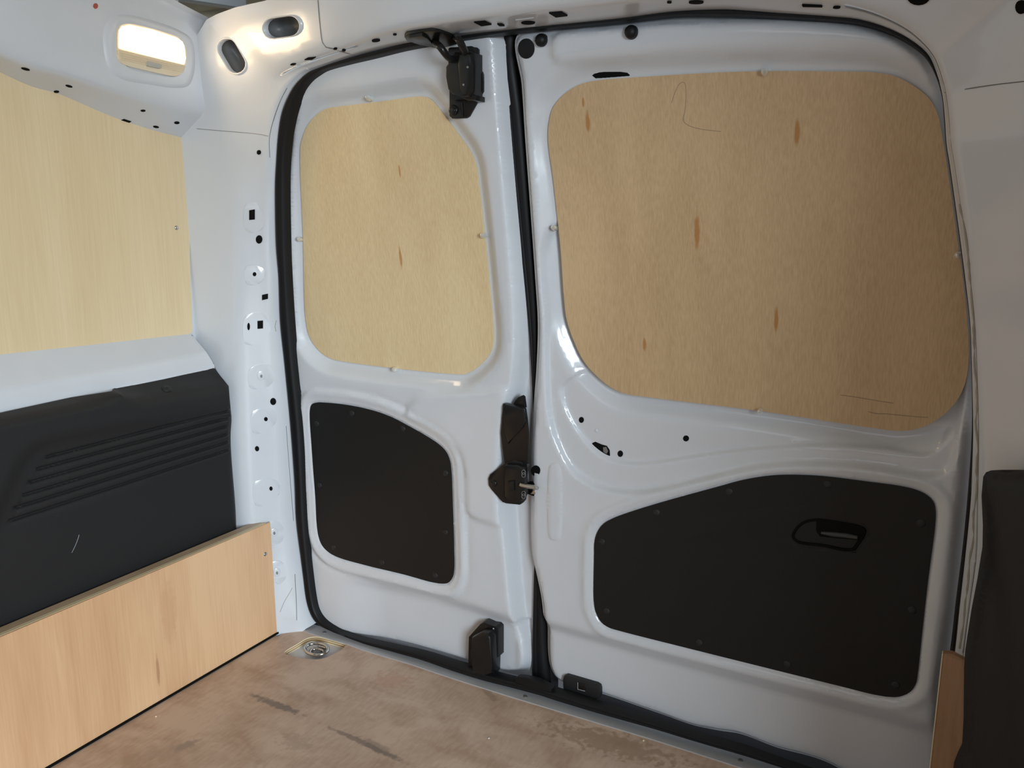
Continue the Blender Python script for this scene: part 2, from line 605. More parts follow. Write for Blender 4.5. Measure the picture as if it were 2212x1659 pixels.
# ================================================================== REAR DOORS
# outlines read off the photograph, clockwise
PLY1 = [(704, 236), (760, 227), (802, 222), (860, 214), (900, 209), (918, 209), (932, 215), (944, 228), (970, 262), (1001, 304), (1018, 329), (1028, 354),
        (1036, 410), (1049, 525), (1060, 640), (1066, 710), (1065, 745), (1057, 766), (1040, 786), (1022, 800), (1005, 808), (985, 808),
        (858, 796), (739, 780), (715, 774), (690, 757), (670, 728), (661, 685), (656, 520), (650, 320), (655, 297), (665, 272), (683, 250)]
PAN1 = [(669, 887), (673, 874), (683, 870), (701, 870), (755, 876), (808, 888), (846, 902), (886, 923), (918, 941), (949, 962), (963, 977), (971, 996),
        (974, 1018), (977, 1093), (980, 1187), (980, 1231), (977, 1247), (968, 1259), (955, 1261), (933, 1258), (871, 1241), (792, 1222), (727, 1203),
        (708, 1192), (695, 1178), (688, 1160), (684, 1134), (681, 1078), (673, 968)]
PLY2 = [(1185, 294), (1187, 266), (1195, 234), (1214, 209), (1239, 190), (1261, 180), (1290, 174), (1363, 168), (1550, 157), (1648, 154), (1828, 155),
        (1892, 157), (1933, 165), (1971, 184), (2006, 212), (2025, 244), (2034, 285), (2047, 364), (2066, 500), (2080, 600), (2090, 695), (2093, 760), (2089, 810),
        (2076, 850), (2050, 885), (2015, 912), (1980, 926), (1940, 930), (1900, 926), (1640, 887), (1380, 855), (1350, 850), (1320, 836), (1290, 812),
        (1262, 780), (1240, 735), (1225, 690), (1219, 640), (1212, 540), (1195, 380), (1188, 330)]
PAN2 = [(1550, 1052), (1606, 1037), (1663, 1028), (1708, 1026), (1776, 1029), (1866, 1040), (1946, 1051), (1979, 1059), (2002, 1070), (2016, 1084),
        (2021, 1104), (2020, 1136), (2013, 1192), (2004, 1260), (1991, 1375), (1983, 1450), (1978, 1478), (1966, 1495), (1944, 1505), (1923, 1506),
        (1889, 1501), (1812, 1482), (1511, 1407), (1334, 1362), (1315, 1356), (1299, 1345), (1288, 1326), (1283, 1304), (1283, 1200), (1284, 1170),
        (1291, 1148), (1303, 1132), (1322, 1121), (1350, 1110), (1420, 1088), (1480, 1071)]
BODY1 = [(700, 133), (748, 120), (811, 106), (868, 92), (940, 82), (1000, 74), (1045, 68), (1060, 78), (1066, 130), (1074, 240), (1088, 400), (1103, 560), (1112, 700), (1109, 790),
         (1097, 880), (1088, 950), (1083, 1050), (1086, 1140), (1092, 1200), (1101, 1300), (1112, 1370), (1121, 1410), (1122, 1440), (1112, 1456), (1090, 1459), (1040, 1449), (975, 1428),
         (880, 1401), (816, 1386), (769, 1375), (728, 1361), (700, 1345), (681, 1318), (671, 1270), (665, 1200), (656, 1050), (646, 910), (635, 790),
         (627, 695), (622, 600), (618, 480), (617, 380), (621, 300), (631, 250), (644, 202), (663, 165)]
FLAN1 = [(700, 128), (748, 112), (868, 85), (1000, 66), (1090, 50), (1105, 90), (1122, 330), (1140, 560), (1158, 780), (1165, 1000), (1168, 1250), (1165, 1380), (1163, 1500),
         (1110, 1484), (1040, 1466), (975, 1445), (880, 1418), (816, 1402), (769, 1390), (722, 1375), (690, 1355), (670, 1322), (660, 1270), (652, 1200),
         (643, 1050), (632, 910), (620, 790), (612, 695), (607, 600), (604, 480), (603, 380), (608, 300), (618, 245), (632, 195), (655, 155)]
BODY2 = [(1107, 75), (1118, 180), (1126, 300), (1138, 460), (1148, 600), (1154, 700), (1151, 800), (1145, 880), (1141, 950), (1140, 1050), (1140, 1160), (1143, 1205), (1153, 1250),
         (1163, 1300), (1168, 1360), (1169, 1420), (1173, 1450), (1184, 1474), (1205, 1491), (1240, 1502), (1290, 1516), (1416, 1560), (1490, 1586), (1543, 1597),
         (1590, 1605), (1670, 1635), (1780, 1668), (1990, 1790), (2042, 1790), (2040, 1640), (2040, 1500), (2054, 1400), (2066, 1320), (2078, 1210), (2088, 1110), (2096, 1020), (2102, 930), (2112, 800),
         (2105, 650), (2090, 520), (2064, 350), (2048, 215), (2035, 160), (2012, 112), (1975, 80), (1925, 54), (1860, 34), (1780, 25), (1660, 22), (1550, 26), (1450, 30),
         (1325, 44), (1200, 57)]

ply1, pan1, ply2, pan2 = (outline(DOOR, PLY1, -0.016), outline(DOOR, PAN1, 0.0), outline(DOOR, PLY2, -0.016), outline(DOOR, PAN2, 0.0))
body1, flan1, body2 = outline(DOOR, BODY1, 0.0, 0.008), outline(DOOR, FLAN1, -0.028, 0.008), outline(DOOR, BODY2, -0.004, 0.008)


def pline(px, h=0.0):
    return np.array([DOOR.uv(p, h) for p in px])


step1 = pline([(700, 1238), (760, 1252), (816, 1266), (930, 1292), (1020, 1318), (1100, 1345)])
step2 = pline([(1150, 1347), (1195, 1358), (1300, 1388), (1416, 1420), (1575, 1463), (1733, 1505), (1880, 1545), (2040, 1590)])
pad1 = outline(DOOR, [(960, 850), (1040, 845), (1105, 845), (1110, 950), (1106, 1050), (1110, 1136), (1060, 1130), (1028, 1119), (1011, 1106), (1006, 1060), (1003, 1010),
                      (992, 975), (965, 945), (920, 915), (880, 893), (900, 862)])
scoop = outline(DOOR, [(1178, 500), (1176, 700), (1178, 820), (1184, 900), (1202, 960), (1231, 1014), (1262, 1040), (1310, 1060), (1370, 1066), (1430, 1060), (1550, 1032),
                       (1650, 1012), (1750, 1006), (1880, 1012), (1990, 1030), (2045, 1020), (2072, 930), (2070, 700), (1800, 400), (1400, 400)])
scoop2 = outline(DOOR, [(1207, 836), (1206, 858), (1216, 892), (1240, 935), (1275, 975), (1306, 995), (1350, 1006), (1400, 1006), (1480, 994), (1600, 978), (1750, 968), (1900, 975),
                        (2010, 985), (2050, 930), (1990, 925), (1800, 900), (1600, 870), (1350, 840), (1270, 800)])
ribr = outline(DOOR, [(1192, 1003), (1205, 1003), (1209, 1010), (1209, 1160), (1205, 1166), (1190, 1164), (1186, 1156), (1187, 1010)])
topband = outline(DOOR, [(1195, 90), (1210, 66), (1300, 58), (1500, 50), (1700, 52), (1850, 66), (1930, 90), (1985, 130), (2010, 175), (1960, 150), (1890, 128), (1750, 120), (1500, 122), (1350, 130), (1230, 136), (1198, 130)])


def h_door1(q):
    b = sdf(body1, q)
    h = -0.030 * smooth((b + 0.006) / 0.022)
    d = sdf(ply1, q)
    h -= 0.018 * (1 - smooth((d - 0.002) / 0.030)) ** 1.3 * (b < 0.01)
    p = sdf(pan1, q)
    h += 0.0035 * np.exp(-((p - 0.018) / 0.007) ** 2)
    h -= 0.0015 * np.exp(-((p - 0.030) / 0.005) ** 2)
    h -= 0.0025 * (1 - smooth((p - 0.001) / 0.003))
    s = linedist(step1, q)
    gate = smooth((q[:, 0] - ply1[:, 0].min() - 0.03) / 0.12) * smooth((-0.625 - q[:, 0]) / 0.04 + .5)
    h -= 0.014 * (1 - smooth((s + 0.018) / 0.036)) * gate * smooth((0.4 - q[:, 1]) / .05)
    h += 0.006 * (1 - smooth((sdf(pad1, q) + 0.006) / 0.012)) * smooth(-b / 0.01)
    return h


def h_door2(q):
    b = -sdf(body2, q)
    h = -0.016 * (1 - smooth(b / 0.018)) ** 1.5
    d = sdf(ply2, q)
    w = 0.035
    h -= 0.018 * (1 - smooth((d - 0.002) / w)) ** 1.3
    p = sdf(pan2, q)
    h += 0.003 * np.exp(-((p - 0.014) / 0.006) ** 2)
    h -= 0.0025 * (1 - smooth((p - 0.001) / 0.003))
    s = linedist(step2, q)
    h -= 0.014 * (1 - smooth((s + 0.016) / 0.032)) * smooth((0.4 - q[:, 1]) / .05)
    h -= 0.010 * (1 - smooth((sdf(scoop, q) + 0.006) / 0.010))
    h -= 0.006 * (1 - smooth((sdf(scoop2, q) + 0.005) / 0.008)) * smooth(d / 0.02)
    h += 0.0016 * (1 - smooth((sdf(ribr, q) + 0.002) / 0.004))
    h += 0.006 * (1 - smooth((sdf(topband, q) + 0.006) / 0.012))
    return h


D1 = thing('door_1', 'narrower left rear van door, white painted steel with plywood in its window', 'door', (-0.87, 0.0, 0.02), kind='structure')
D2 = thing('door_2', 'wider right rear van door, white painted steel with large plywood window blank', 'door', (-0.3, 0.0, 0.02), kind='structure')
ex1 = ring_pts(ply1, (0.001, .004, .008, .012, .018, .025, -.004)) + ring_pts(pan1, (.0012, .0025, .004, .008, .012, .018, .024, .030, -.002)) + ring_pts(body1, (-.006, -.003, 0.0, .003, .006, .009, .012, .016))
skin1 = sheet('door_skin', DOOR, flan1, h_door1, 0.0065, 'paint', D1, extra=ex1)
ex2 = ring_pts(ply2, (0.001, .004, .008, .012, .018, .025, -.004)) + ring_pts(pan2, (.0012, .0025, .004, .008, .012, .018, -.002)) + ring_pts(body2, (-.002, -.005, -.009, -.014)) + ring_pts(scoop, (-.006, -.003, 0, .003)) + ring_pts(scoop2, (-.004, -.002, 0, .002)) + ring_pts(ribr, (-.001, .001, .002))
skin2 = sheet('door_skin', DOOR, body2, h_door2, 0.0065, 'paint', D2, extra=ex2)


def board(name, loop, h, thick, m, parent, label=None, hf=None, step=0.03):
    """flat board following the door: front sheet plus a rim"""
    n = len(loop)
    fr = sheet(name, DOOR, loop, hf or (lambda q: np.full(len(q), h)), step, m, parent)
    me = fr.data
    V = [tuple(v.co) for v in me.vertices]; Fc = [tuple(p.vertices) for p in me.polygons]
    H = (hf(loop) if hf else np.full(n, h))
    a = DOOR.pt(loop[:, 0], loop[:, 1], H); b = DOOR.pt(loop[:, 0], loop[:, 1], H - thick)
    k = len(V)
    V += [tuple(p) for p in a] + [tuple(p) for p in b]
    ar = 0.5 * np.sum(loop[:, 0] * np.roll(loop[:, 1], -1) - np.roll(loop[:, 0], -1) * loop[:, 1])
    for i in range(n):
        j = (i + 1) % n
        f = (k + i, k + n + i, k + n + j, k + j)
        Fc.append(f if ar > 0 else f[::-1])
    Fc.append(tuple(range(k + n, k + 2 * n)))
    me2 = bpy.data.meshes.new(name)
    me2.from_pydata(V, [], Fc)
    me2.materials.append(M[m])
    me2.update()
    fr.data = me2
    bpy.data.meshes.remove(me)
    if label: fr['label'] = label
    return fr


for par, xa, xb in ((D1, -1.22, -.585), (D2, -.575, .10)):
    zs_ = np.linspace(-.12, 1.12, 14)
    loft('outer_shell', [np.column_stack([np.full(14, x_), yd(zs_) + .065, zs_]) for x_ in (xa, xb)], 'shell_dark', par)
P1 = board('plywood_panel', ply1, -0.0145, 0.003, 'ply_small', D1, 'pale plywood blank filling the small window opening')
P2 = board('plywood_panel', ply2, -0.0145, 0.003, 'ply_large', D2, 'pale plywood blank filling the large window opening')
T1 = board('trim_panel', pan1, -0.0004, 0.0018, 'black_board', D1, 'black hardboard panel in the lower door')

grip = outline(DOOR, [(1707, 1160), (1714, 1140), (1732, 1124), (1760, 1117), (1800, 1121), (1866, 1136), (1874, 1145), (1872, 1158), (1858, 1180), (1848, 1192), (1825, 1194), (1780, 1185), (1720, 1175)], step=.003)
pit = outline(DOOR, [(1762, 1121), (1800, 1125), (1862, 1138), (1868, 1147), (1855, 1168), (1800, 1163), (1770, 1160), (1762, 1148)], step=.003)


def h_pan2(q):
    g = sdf(grip, q)
    h = -0.0004 - 0.006 * np.exp(-((g + 0.005) / 0.0035) ** 2)
    h -= 0.0025 * (1 - smooth((g + 0.01) / 0.006))
    h -= 0.016 * (1 - smooth((sdf(pit, q) + 0.004) / 0.005))
    return h


T2 = board('trim_panel', pan2, 0, 0.0018, 'black_board', D2, 'black hardboard panel with a recessed release grip', hf=h_pan2, step=0.0045)
S1, S2 = Skin(skin1, P1, T1), Skin(skin2, P2, T2)
hd = [DOOR.uv(p, 0.002) for p in [(1770, 1160), (1800, 1163), (1856, 1169)]]
gr_ = tube('grip_groove_shade', DOOR.pt(offset(grip, -.004)[:, 0], offset(grip, -.004)[:, 1], np.full(len(grip), -.0012)), .0024, 'hole', T2, closed=True, seg=8)  # near-black ring added to give the grip groove its shade
plate('grip_pit_shade', DOOR, [(1763, 1122), (1800, 1126), (1858, 1139), (1866, 1147), (1854, 1167), (1800, 1162), (1771, 1159), (1763, 1148)], .0006, .006, 'hole', T2, .0005)  # black plate over the pit carries its shade as colour
tube('release_handle', [DOOR.pt(np.array(u), np.array(v), np.array(0.001)) for u, v in [DOOR.uv(p, .001) for p in [(1774, 1151), (1800, 1154), (1830, 1157), (1852, 1161)]]],
     [0.002, .0036, .0036, .0026], 'handle_plastic', T2)

# clear studs that pin the plywood blanks, trim clips
for parent, S, lst in ((D1, S1, [(802, 214, 0), (653, 517, 1), (1047, 509, 1), (858, 797, 0)]), (D2, S2, [(1652, 158, 0), (1206, 492, 1), (2068, 551, 1), (1643, 887, 0)])):
    for x, y, sd in lst:
        r = S.hit((x, y))
        if r is None: continue
        p, n = r
        base = DOOR.pt(p[0], p[2], np.array(-0.0145))
        dome('stud', base, (0.15, -1, 0.1), 0.0042, 0.013, 'clip', P1 if parent is D1 else P2, stalk=0.006)
for S, T, lst in ((S1, T1, [(684, 915), (760, 893), (870, 926), (962, 1022), (690, 1048), (720, 1182), (825, 1215), (940, 1243), (962, 1150)]),
                  (S2, T2, [(1418, 1107), (1575, 1062), (1788, 1046), (1990, 1130), (1970, 1318), (1935, 1480), (1700, 1435), (1510, 1388), (1310, 1320), (1300, 1170)])):
    for px in lst:
        r = S.hit(px)
        dome('trim_clip', r[0], (0, -1, 0), 0.0055, 0.0016, 'black_plastic', T)

# pencil lines on the large plywood blank
SP2 = Skin(P2)
for i, pl in enumerate([[(1451, 222), (1458, 200), (1469, 180), (1478, 178), (1482, 200), (1480, 235), (1477, 262), (1490, 272), (1515, 279), (1557, 284)],
                        [(1875, 889), (1890, 893), (1915, 894), (1955, 898), (2005, 902)], [(1815, 853), (1850, 858), (1885, 864), (1930, 871)]]):
    P = [SP2.hit(p)[0] for p in pl]
    P = catmull(P, False, .004)
    tube('pencil_line', P, 0.0004 if i == 0 else 0.0005, 'pencil', P2, seg=6)

# small features of the right door
for e in [ell(1256, 907, 5.5, 6.5), ell(1482, 947, 6.5, 6.5), ell(1340, 980, 6, 7), ell(1157, 1017, 10, 11.5)]:
    hole(S2, e, D2)
hole(S2, [(1279, 957), (1286, 954), (1300, 960), (1311, 963), (1317, 972), (1318, 984), (1313, 987), (1304, 984), (1290, 973), (1280, 962)], D2)
on_skin('cavity_floor', S2, [(1303, 966), (1310, 965), (1314, 974), (1311, 980), (1304, 976)], 0.0009, 'cavity', D2)
on_skin('rubber_plug', S2, ell(1137, 105, 18, 22, 24), 0.0012, 'rubber', D2, bevel=.0006)['label'] = 'flat round black plug in the top corner'
hole(S2, [(1279, 163), (1286, 157), (1305, 155), (1340, 155), (1355, 157), (1361, 162), (1356, 168), (1340, 170), (1305, 172), (1288, 170)], D2, 'vent_slot')
for cx, cy, r in ((1171, 87, .0085), (1365, 70, .0085)):
    p, n = S2.hit((cx, cy)); dome('rubber_buffer', p, n, r, 0.011, 'rubber', D2, stalk=.003, seg=18)
    on_skin('buffer_tab', S2, [(cx - 15, cy + 2), (cx - 11, cy - 4), (cx - 9, cy + 6)], .003, 'rubber', D2)
p, n = S2.hit((1288, 930)); dome('dimple', p, n, .003, .0012, 'paint', D2)
cp = plate('catch_cover', DOOR, [(1216, 1468), (1218, 1461), (1224, 1459), (1289, 1478), (1295, 1482), (1297, 1489), (1297, 1503), (1294, 1510), (1288, 1511), (1224, 1493), (1218, 1488), (1216, 1482)], -0.006, 0.008, 'black_plastic', D2, .0008)
cp['label'] = 'black rectangular plug near the lower edge'
plate('catch_lug', DOOR, [(1247, 1474), (1264, 1479), (1264, 1492), (1248, 1488)], -0.0045, 0.003, 'black_metal', cp, .0004)
tube('catch_edge', [DOOR.pt(*map(np.array, (*DOOR.uv(p, -.004), -.004))) for p in [(1248, 1474), (1248, 1489), (1264, 1493)]], .0005, 'alu', cp, seg=6)

# striker socket of the middle latch on the right door
plate('latch_socket', DOOR, [(1138, 1043), (1155, 1044), (1162, 1048), (1163, 1066), (1160, 1072), (1150, 1071), (1140, 1067)], -0.001, 0.01, 'hole', D2, 0)
plate('socket_lip', DOOR, [(1143, 1062), (1150, 1057), (1156, 1058), (1156, 1068), (1146, 1067)], 0.001, 0.004, 'chrome', D2, .0006)

# latches on the left door ---------------------------------------------------
UL = thing('latch', None, None)
bpy.data.objects.remove(UL)


def dpt(px, h):
    u, v = DOOR.uv(px, h)
    return DOOR.pt(np.array(u), np.array(v), np.array(float(h)))


L1 = plate('upper_latch', DOOR, [(968, 104), (972, 102), (1017, 99), (1020, 102), (1029, 102), (1033, 106), (1034, 148), (1041, 155), (1043, 161), (1043, 197), (1013, 251), (1007, 255), (976, 256), (970, 250), (971, 202), (968, 120)],
           0.004, 0.010, 'black_metal', D1, .0012)
L1['label'] = 'black steel latch bracket at the top of the door'
plate('latch_housing', DOOR, [(962, 144), (971, 132), (978, 126), (981, 112), (1001, 108), (1019, 112), (1020, 203), (1025, 205), (1025, 216), (1008, 217), (986, 206), (975, 202), (967, 193), (962, 166)],
      0.030, 0.028, 'black_metal', L1, .004)
plate('latch_cover', DOOR, [(990, 116), (1015, 116), (1019, 140), (1018, 196), (1012, 208), (1000, 208), (992, 190), (988, 140)], 0.037, 0.010, 'black_metal', L1, .003)
dome('bolt', dpt((980, 238), .004), (0, -1, 0), .0075, .004, 'black_metal', L1, stalk=.002, seg=12)
dome('bolt', dpt((980, 238), .008), (0, -1, 0), .0035, .002, 'black_metal', L1, stalk=.001, seg=12)
tube('bracket_fold', [dpt((998, 222), .005), dpt((999, 252), .005)], .0012, 'black_metal', L1, seg=6)
tube('bracket_fold', [dpt((985, 218), .006), dpt((1024, 218), .006)], .0014, 'black_metal', L1, seg=6)
for q in ((1010, 145), (1001, 183)):
    dome('rivet', dpt(q, .037), (0, -1, 0), .0018, .001, 'cavity', L1, seg=10)

L2 = plate('middle_latch', DOOR, [(1092, 1001), (1085, 1005), (1058, 1025), (1054, 1034), (1055, 1049), (1061, 1058), (1085, 1085), (1093, 1088), (1122, 1091), (1128, 1084), (1130, 1070), (1130, 1010), (1128, 998), (1110, 994)],
           0.011, 0.014, 'black_metal', D1, .0015)
L2['label'] = 'black steel latch with a bright pin at mid height'
plate('latch_housing', DOOR, [(1088, 1008), (1093, 1003), (1119, 1004), (1126, 1009), (1132, 1020), (1133, 1070), (1126, 1083), (1112, 1086), (1094, 1081), (1089, 1072)], 0.019, 0.012, 'black_metal', L2, .004)
plate('latch_lever', DOOR, [(1085, 877), (1087, 872), (1092, 871), (1128, 879), (1134, 884), (1137, 905), (1140, 936), (1140, 1003), (1089, 1003), (1089, 981), (1084, 967), (1082, 936), (1083, 908), (1086, 903)],
      0.010, 0.005, 'black_metal', L2, .0015)
plate('lever_fold', DOOR, [(1086, 878), (1091, 873), (1129, 882), (1134, 910), (1128, 925), (1118, 935), (1108, 945), (1097, 960), (1090, 935), (1087, 905)], 0.014, 0.006, 'black_metal', L2, .002)
plate('lever_nose', DOOR, [(1107, 875), (1112, 866), (1119, 858), (1126, 855), (1130, 858), (1133, 882), (1125, 885)], 0.004, 0.008, 'black_metal', L2, .001)
tube('striker_pin', [dpt((1124, 1046), .021), dpt((1128, 1048), .021), dpt((1157, 1053), .019), dpt((1160, 1054), .013)], .0036, 'chrome', L2, seg=12)
for q in ((1131, 1020), (1131, 1026), (1131, 1066), (1131, 1072)):
    tube('spring_coil', [dpt((q[0] + 4 * math.cos(t), q[1] + 5 * math.sin(t)), .0205) for t in np.linspace(0, 2 * math.pi, 12, endpoint=False)], .0005, 'cavity', L2, seg=6, closed=True)
dome('bolt', dpt((1067, 1044), .011), (0, -1, 0), .0055, .003, 'black_metal', L2, stalk=.001)
plate('square_boss', DOOR, [(1097, 1040), (1110, 1038), (1111, 1060), (1098, 1062)], .022, .004, 'black_metal', L2, .001)

L3 = plate('lower_latch', DOOR, [(1012, 1376), (1038, 1347), (1045, 1345), (1060, 1352), (1071, 1353), (1076, 1359), (1076, 1420), (1069, 1424), (1068, 1455), (1063, 1463), (1030, 1462), (1008, 1454), (1013, 1440), (1012, 1406)],
           0.006, 0.022, 'black_metal', D1, .0015)
L3['label'] = 'black steel latch at the foot of the door'
plate('latch_housing', DOOR, [(1018, 1378), (1040, 1366), (1054, 1369), (1060, 1380), (1062, 1440), (1060, 1456), (1045, 1460), (1018, 1452), (1016, 1410)], 0.026, 0.02, 'black_metal', L3, .004)
for q, r in (((1066, 1358), .0022), ((1066, 1404), .0024)):
    dome('rivet', dpt(q, .006), (0, -1, 0), r * .7, .0015, 'alu', L3)

# ================================================================== REAR OPENING (body frame)
ST = [  # seal line pixel A, fold pixel B, fold y, outer point C
    ((672, 1352), (552, 1420), -.092, 'L'), ((660, 1300), (546, 1300), -.092, 'L'), ((651, 1240), (540, 1230), -.092, 'L'), ((636, 1125), (532, 1125), -.092, 'L'), ((623, 916), (521, 916), -.092, 'L'), ((612, 795), (517, 795), -.092, 'L'), ((601, 695), (515, 695), -.092, 'L'),
    ((598, 600), (515, 600), -.092, 'L'), ((591, 525), (515, 525), -.092, 'L'), ((590, 411), (515, 411), -.092, 'L'), ((593, 348), (516, 348), -.092, 'L'), ((596, 300), (519, 293), -.094, 'L'),
    ((602, 253), (527, 240), -.097, 'L'), ((612, 221), (539, 210), -.10, 'L'), ((628, 190), (558, 182), -.105, 'K'), ((644, 171), (580, 164), -.11, 'K'),
    ((663, 155), (605, 149), -.12, 'K'), ((691, 144), (640, 133), -.13, 'K'), ((748, 125), (712, 108), -.15, 'T'), ((805, 109), (775, 86), -.165, 'T'),
    ((868, 95), (845, 62), -.175, 'T'), ((1000, 75), (1000, 40), -.18, 'T'), ((1080, 66), (1080, 29), -.18, 'T'), ((1166, 57), (1166, 19), -.18, 'T'), ((1325, 41), (1325, 0), -.18, 'T'),
    ((1451, 25), (1451, -13), -.18, 'T'), ((1550, 20), (1560, -22), -.175, 'T'), ((1607, 22), (1640, -22), -.17, 'T'), ((1700, 29), (1760, -15), -.16, 'T'), ((1797, 36), (1850, 2), -.15, 'T'),
    ((1860, 43), (1910, 24), -.14, 'Q'), ((1923, 63), (1965, 55), -.13, 'Q'), ((1971, 89), (2000, 88), -.125, 'Q'), ((2006, 120), (2025, 125), -.12, 'Q'),
    ((2025, 165), (2040, 168), -.115, 'Q'), ((2036, 207), (2049, 207), -.11, 'R'), ((2041, 254), (2055, 254), -.108, 'R'), ((2045, 312), (2060, 312), -.105, 'R'), ((2053, 364), (2069, 364), -.10, 'R'), ((2072, 500), (2089, 500), -.085, 'R'),
    ((2085, 600), (2102, 600), -.075, 'R'), ((2096, 700), (2112, 700), -.06, 'R'), ((2099, 780), (2116, 780), -.055, 'R'), ((2101, 860), (2119, 860), -.052, 'R'), ((2102, 950), (2121, 950), -.05, 'R'), ((2096, 1080), (2121, 1080), -.05, 'R'), ((2084, 1200), (2122, 1200), -.05, 'R'),
    ((2072, 1310), (2106, 1310), -.05, 'R'), ((2060, 1420), (2090, 1420), -.05, 'R'), ((2038, 1540), (2075, 1540), -.05, 'R'), ((2015, 1700), (2055, 1700), -.05, 'R')]
A, B, C = [], [], []
for a, b, by, k in ST:
    pa = dpt(a, 0.016); pb = on(1, by, b)
    A.append(pa); B.append(pb)
    if k == 'L': C.append((-1.30, -0.115, pb[2]))
    elif k == 'K': C.append(None)
    elif k == 'T': C.append((pb[0], by - .04, pb[2] + .16))
    elif k == 'Q': C.append((pb[0] + .16, by - .12, pb[2] + .12))
    else: C.append((pb[0] + .30, by - .22, pb[2]))
kpx = [(446, 42), (470, 30), (508, 16), (575, 1)]
ki = [i for i, c_ in enumerate(C) if c_ is None]
for i, px_ in zip(ki, kpx): C[i] = on(1, ST[i][2] - .01, px_)
K0, K1 = ki[0], ki[-1]
C = np.array(C, float)
# smooth the outer ring where the cases meet
for _ in range(2):
    C2 = C.copy()
    for i in range(K1 + 4, len(C) - 1): C2[i] = (C[i - 1] + 2 * C[i] + C[i + 1]) / 4
    C = C2
tt = np.arange(len(ST))


def dens(P, k=6):
    """resample each station list with the same parameter so the curves stay matched"""
    P = np.array(P, float); n = len(P); out = []
    for i in range(n - 1):
        a = P[max(i - 1, 0)]; b = P[i]; c = P[i + 1]; d = P[min(i + 2, n - 1)]
        for j in range(k):
            t = j / k
            out.append(0.5 * ((2 * b) + (-a + c) * t + (2 * a - 5 * b + 4 * c - d) * t * t + (-a + 3 * b - 3 * c + d) * t ** 3))
    out.append(P[-1])
    return np.array(out)


Ad, Bd = dens(A), dens(B)
Cd = np.array([[np.interp(t, tt, C[:, j]) for j in range(3)] for t in np.linspace(0, len(C) - 1, len(Ad))])
dn = np.linalg.norm(Bd - Ad, axis=1)[:, None]
inward = (Ad - Bd) / dn
curves = []
back = Ad + np.array([0, 0.03, 0])
curves.append(back)
curves.append(Ad + (Ad - back) * 0.0)
curves.append(Ad + (Bd - Ad) * 0.10 + np.array([0, -0.0, 0]))
curves.append(Ad + (Bd - Ad) * 0.13 + np.array([0.0012, -0.0012, -0.0006]))
for t in (.3, .5, .68): curves.append(Ad + (Bd - Ad) * t)
rb = np.minimum(0.018, dn * 0.35)
p0 = Bd + inward * rb
bc = (Cd - Bd); bl = np.linalg.norm(bc, axis=1)[:, None]; bcn = bc / bl
p2 = Bd + bcn * rb
for t in np.linspace(0, 1, 7):
    curves.append((1 - t) ** 2 * p0 + 2 * t * (1 - t) * Bd + t * t * p2)
for t in (.2, .4, .6, .8, 1.0): curves.append(p2 + (Cd - p2) * t)
frame = loft('wall_rear', curves, 'paint', flip=True)
tag(frame, 'white painted steel frame around the rear door opening', 'wall', kind='structure')
FR = Skin(frame)

# oblong openings with pressed lips in the corner gusset
def oblong(name, a, b, r, parent, skin, lip=0.0045):
    """a, b: pixel centres of the two round ends, r: pixel radius"""
    a, b = np.array(a, float), np.array(b, float)
    e = (b - a) / np.linalg.norm(b - a); n_ = np.array([-e[1], e[0]])
    px = []
    for t in np.linspace(-math.pi / 2, math.pi / 2, 9): px.append(b + r * (math.cos(t) * e + math.sin(t) * n_))
    for t in np.linspace(math.pi / 2, 3 * math.pi / 2, 9): px.append(a + r * (math.cos(t) * e + math.sin(t) * n_))
    P, n = skin.poly([tuple(q) for q in px])
    # cut the real opening out of the frame sheet, then add its rolled lip and the pocket behind
    bm = bmesh.new(); bm.from_mesh(parent.data)
    w0 = np.array(parent['_w']); c = P.mean(0); cc = Vector(c - w0); nv = Vector(n)
    rad = np.linalg.norm(P - c, axis=1).max()
    for i in range(len(P)):
        p, q = P[i] - w0, P[(i + 1) % len(P)] - w0
        pn = np.cross(q - p, n); pn /= np.linalg.norm(pn)
        if pn @ (p - (c - w0)) < 0: pn = -pn
        fs = [f for f in bm.faces if (f.calc_center_median() - cc).length < rad * 1.6]
        ge = fs + list({e for f in fs for e in f.edges}) + list({v for f in fs for v in f.verts})
        bmesh.ops.bisect_plane(bm, geom=ge, plane_co=Vector(p), plane_no=Vector(pn), dist=1e-6)
    P2_ = P - w0
    dele = []
    for f in bm.faces:
        m_ = f.calc_center_median()
        if (m_ - cc).length > rad * 1.5: continue
        ok = True
        for i in range(len(P)):
            p, q = P2_[i], P2_[(i + 1) % len(P)]
            pn = np.cross(q - p, n)
            if pn @ (p - (c - w0)) < 0: pn = -pn
            if pn @ (np.array(m_) - p) > 0: ok = False; break
        if ok: dele.append(f)
    bmesh.ops.delete(bm, geom=dele, context='FACES')
    bm.to_mesh(parent.data); bm.free()
    m_ = len(P)
    def grid(rings):
        V, Fc = [], []
        for s_, h in rings: V += list(c + (P - c) * s_ + n * h)
        for k in range(len(rings) - 1):
            for i in range(m_): Fc.append((k * m_ + i, k * m_ + (i + 1) % m_, (k + 1) * m_ + (i + 1) % m_, (k + 1) * m_ + i))
        return V, Fc
    V, Fc = grid([(1.10, -.0006), (1.08, 0.0022), (1.04, 0.0036), (1.0, .0032), (.96, 0.001), (.95, -.006)])
    o = mk(name, V, Fc, 'paint', parent, True)
    V, Fc = grid([(.95, -.006), (1.1, -.010), (1.15, -.035)])
    Fc.append(tuple(range(2 * m_, 3 * m_)))
    mk('pocket', V, Fc, 'well', o)
    return o


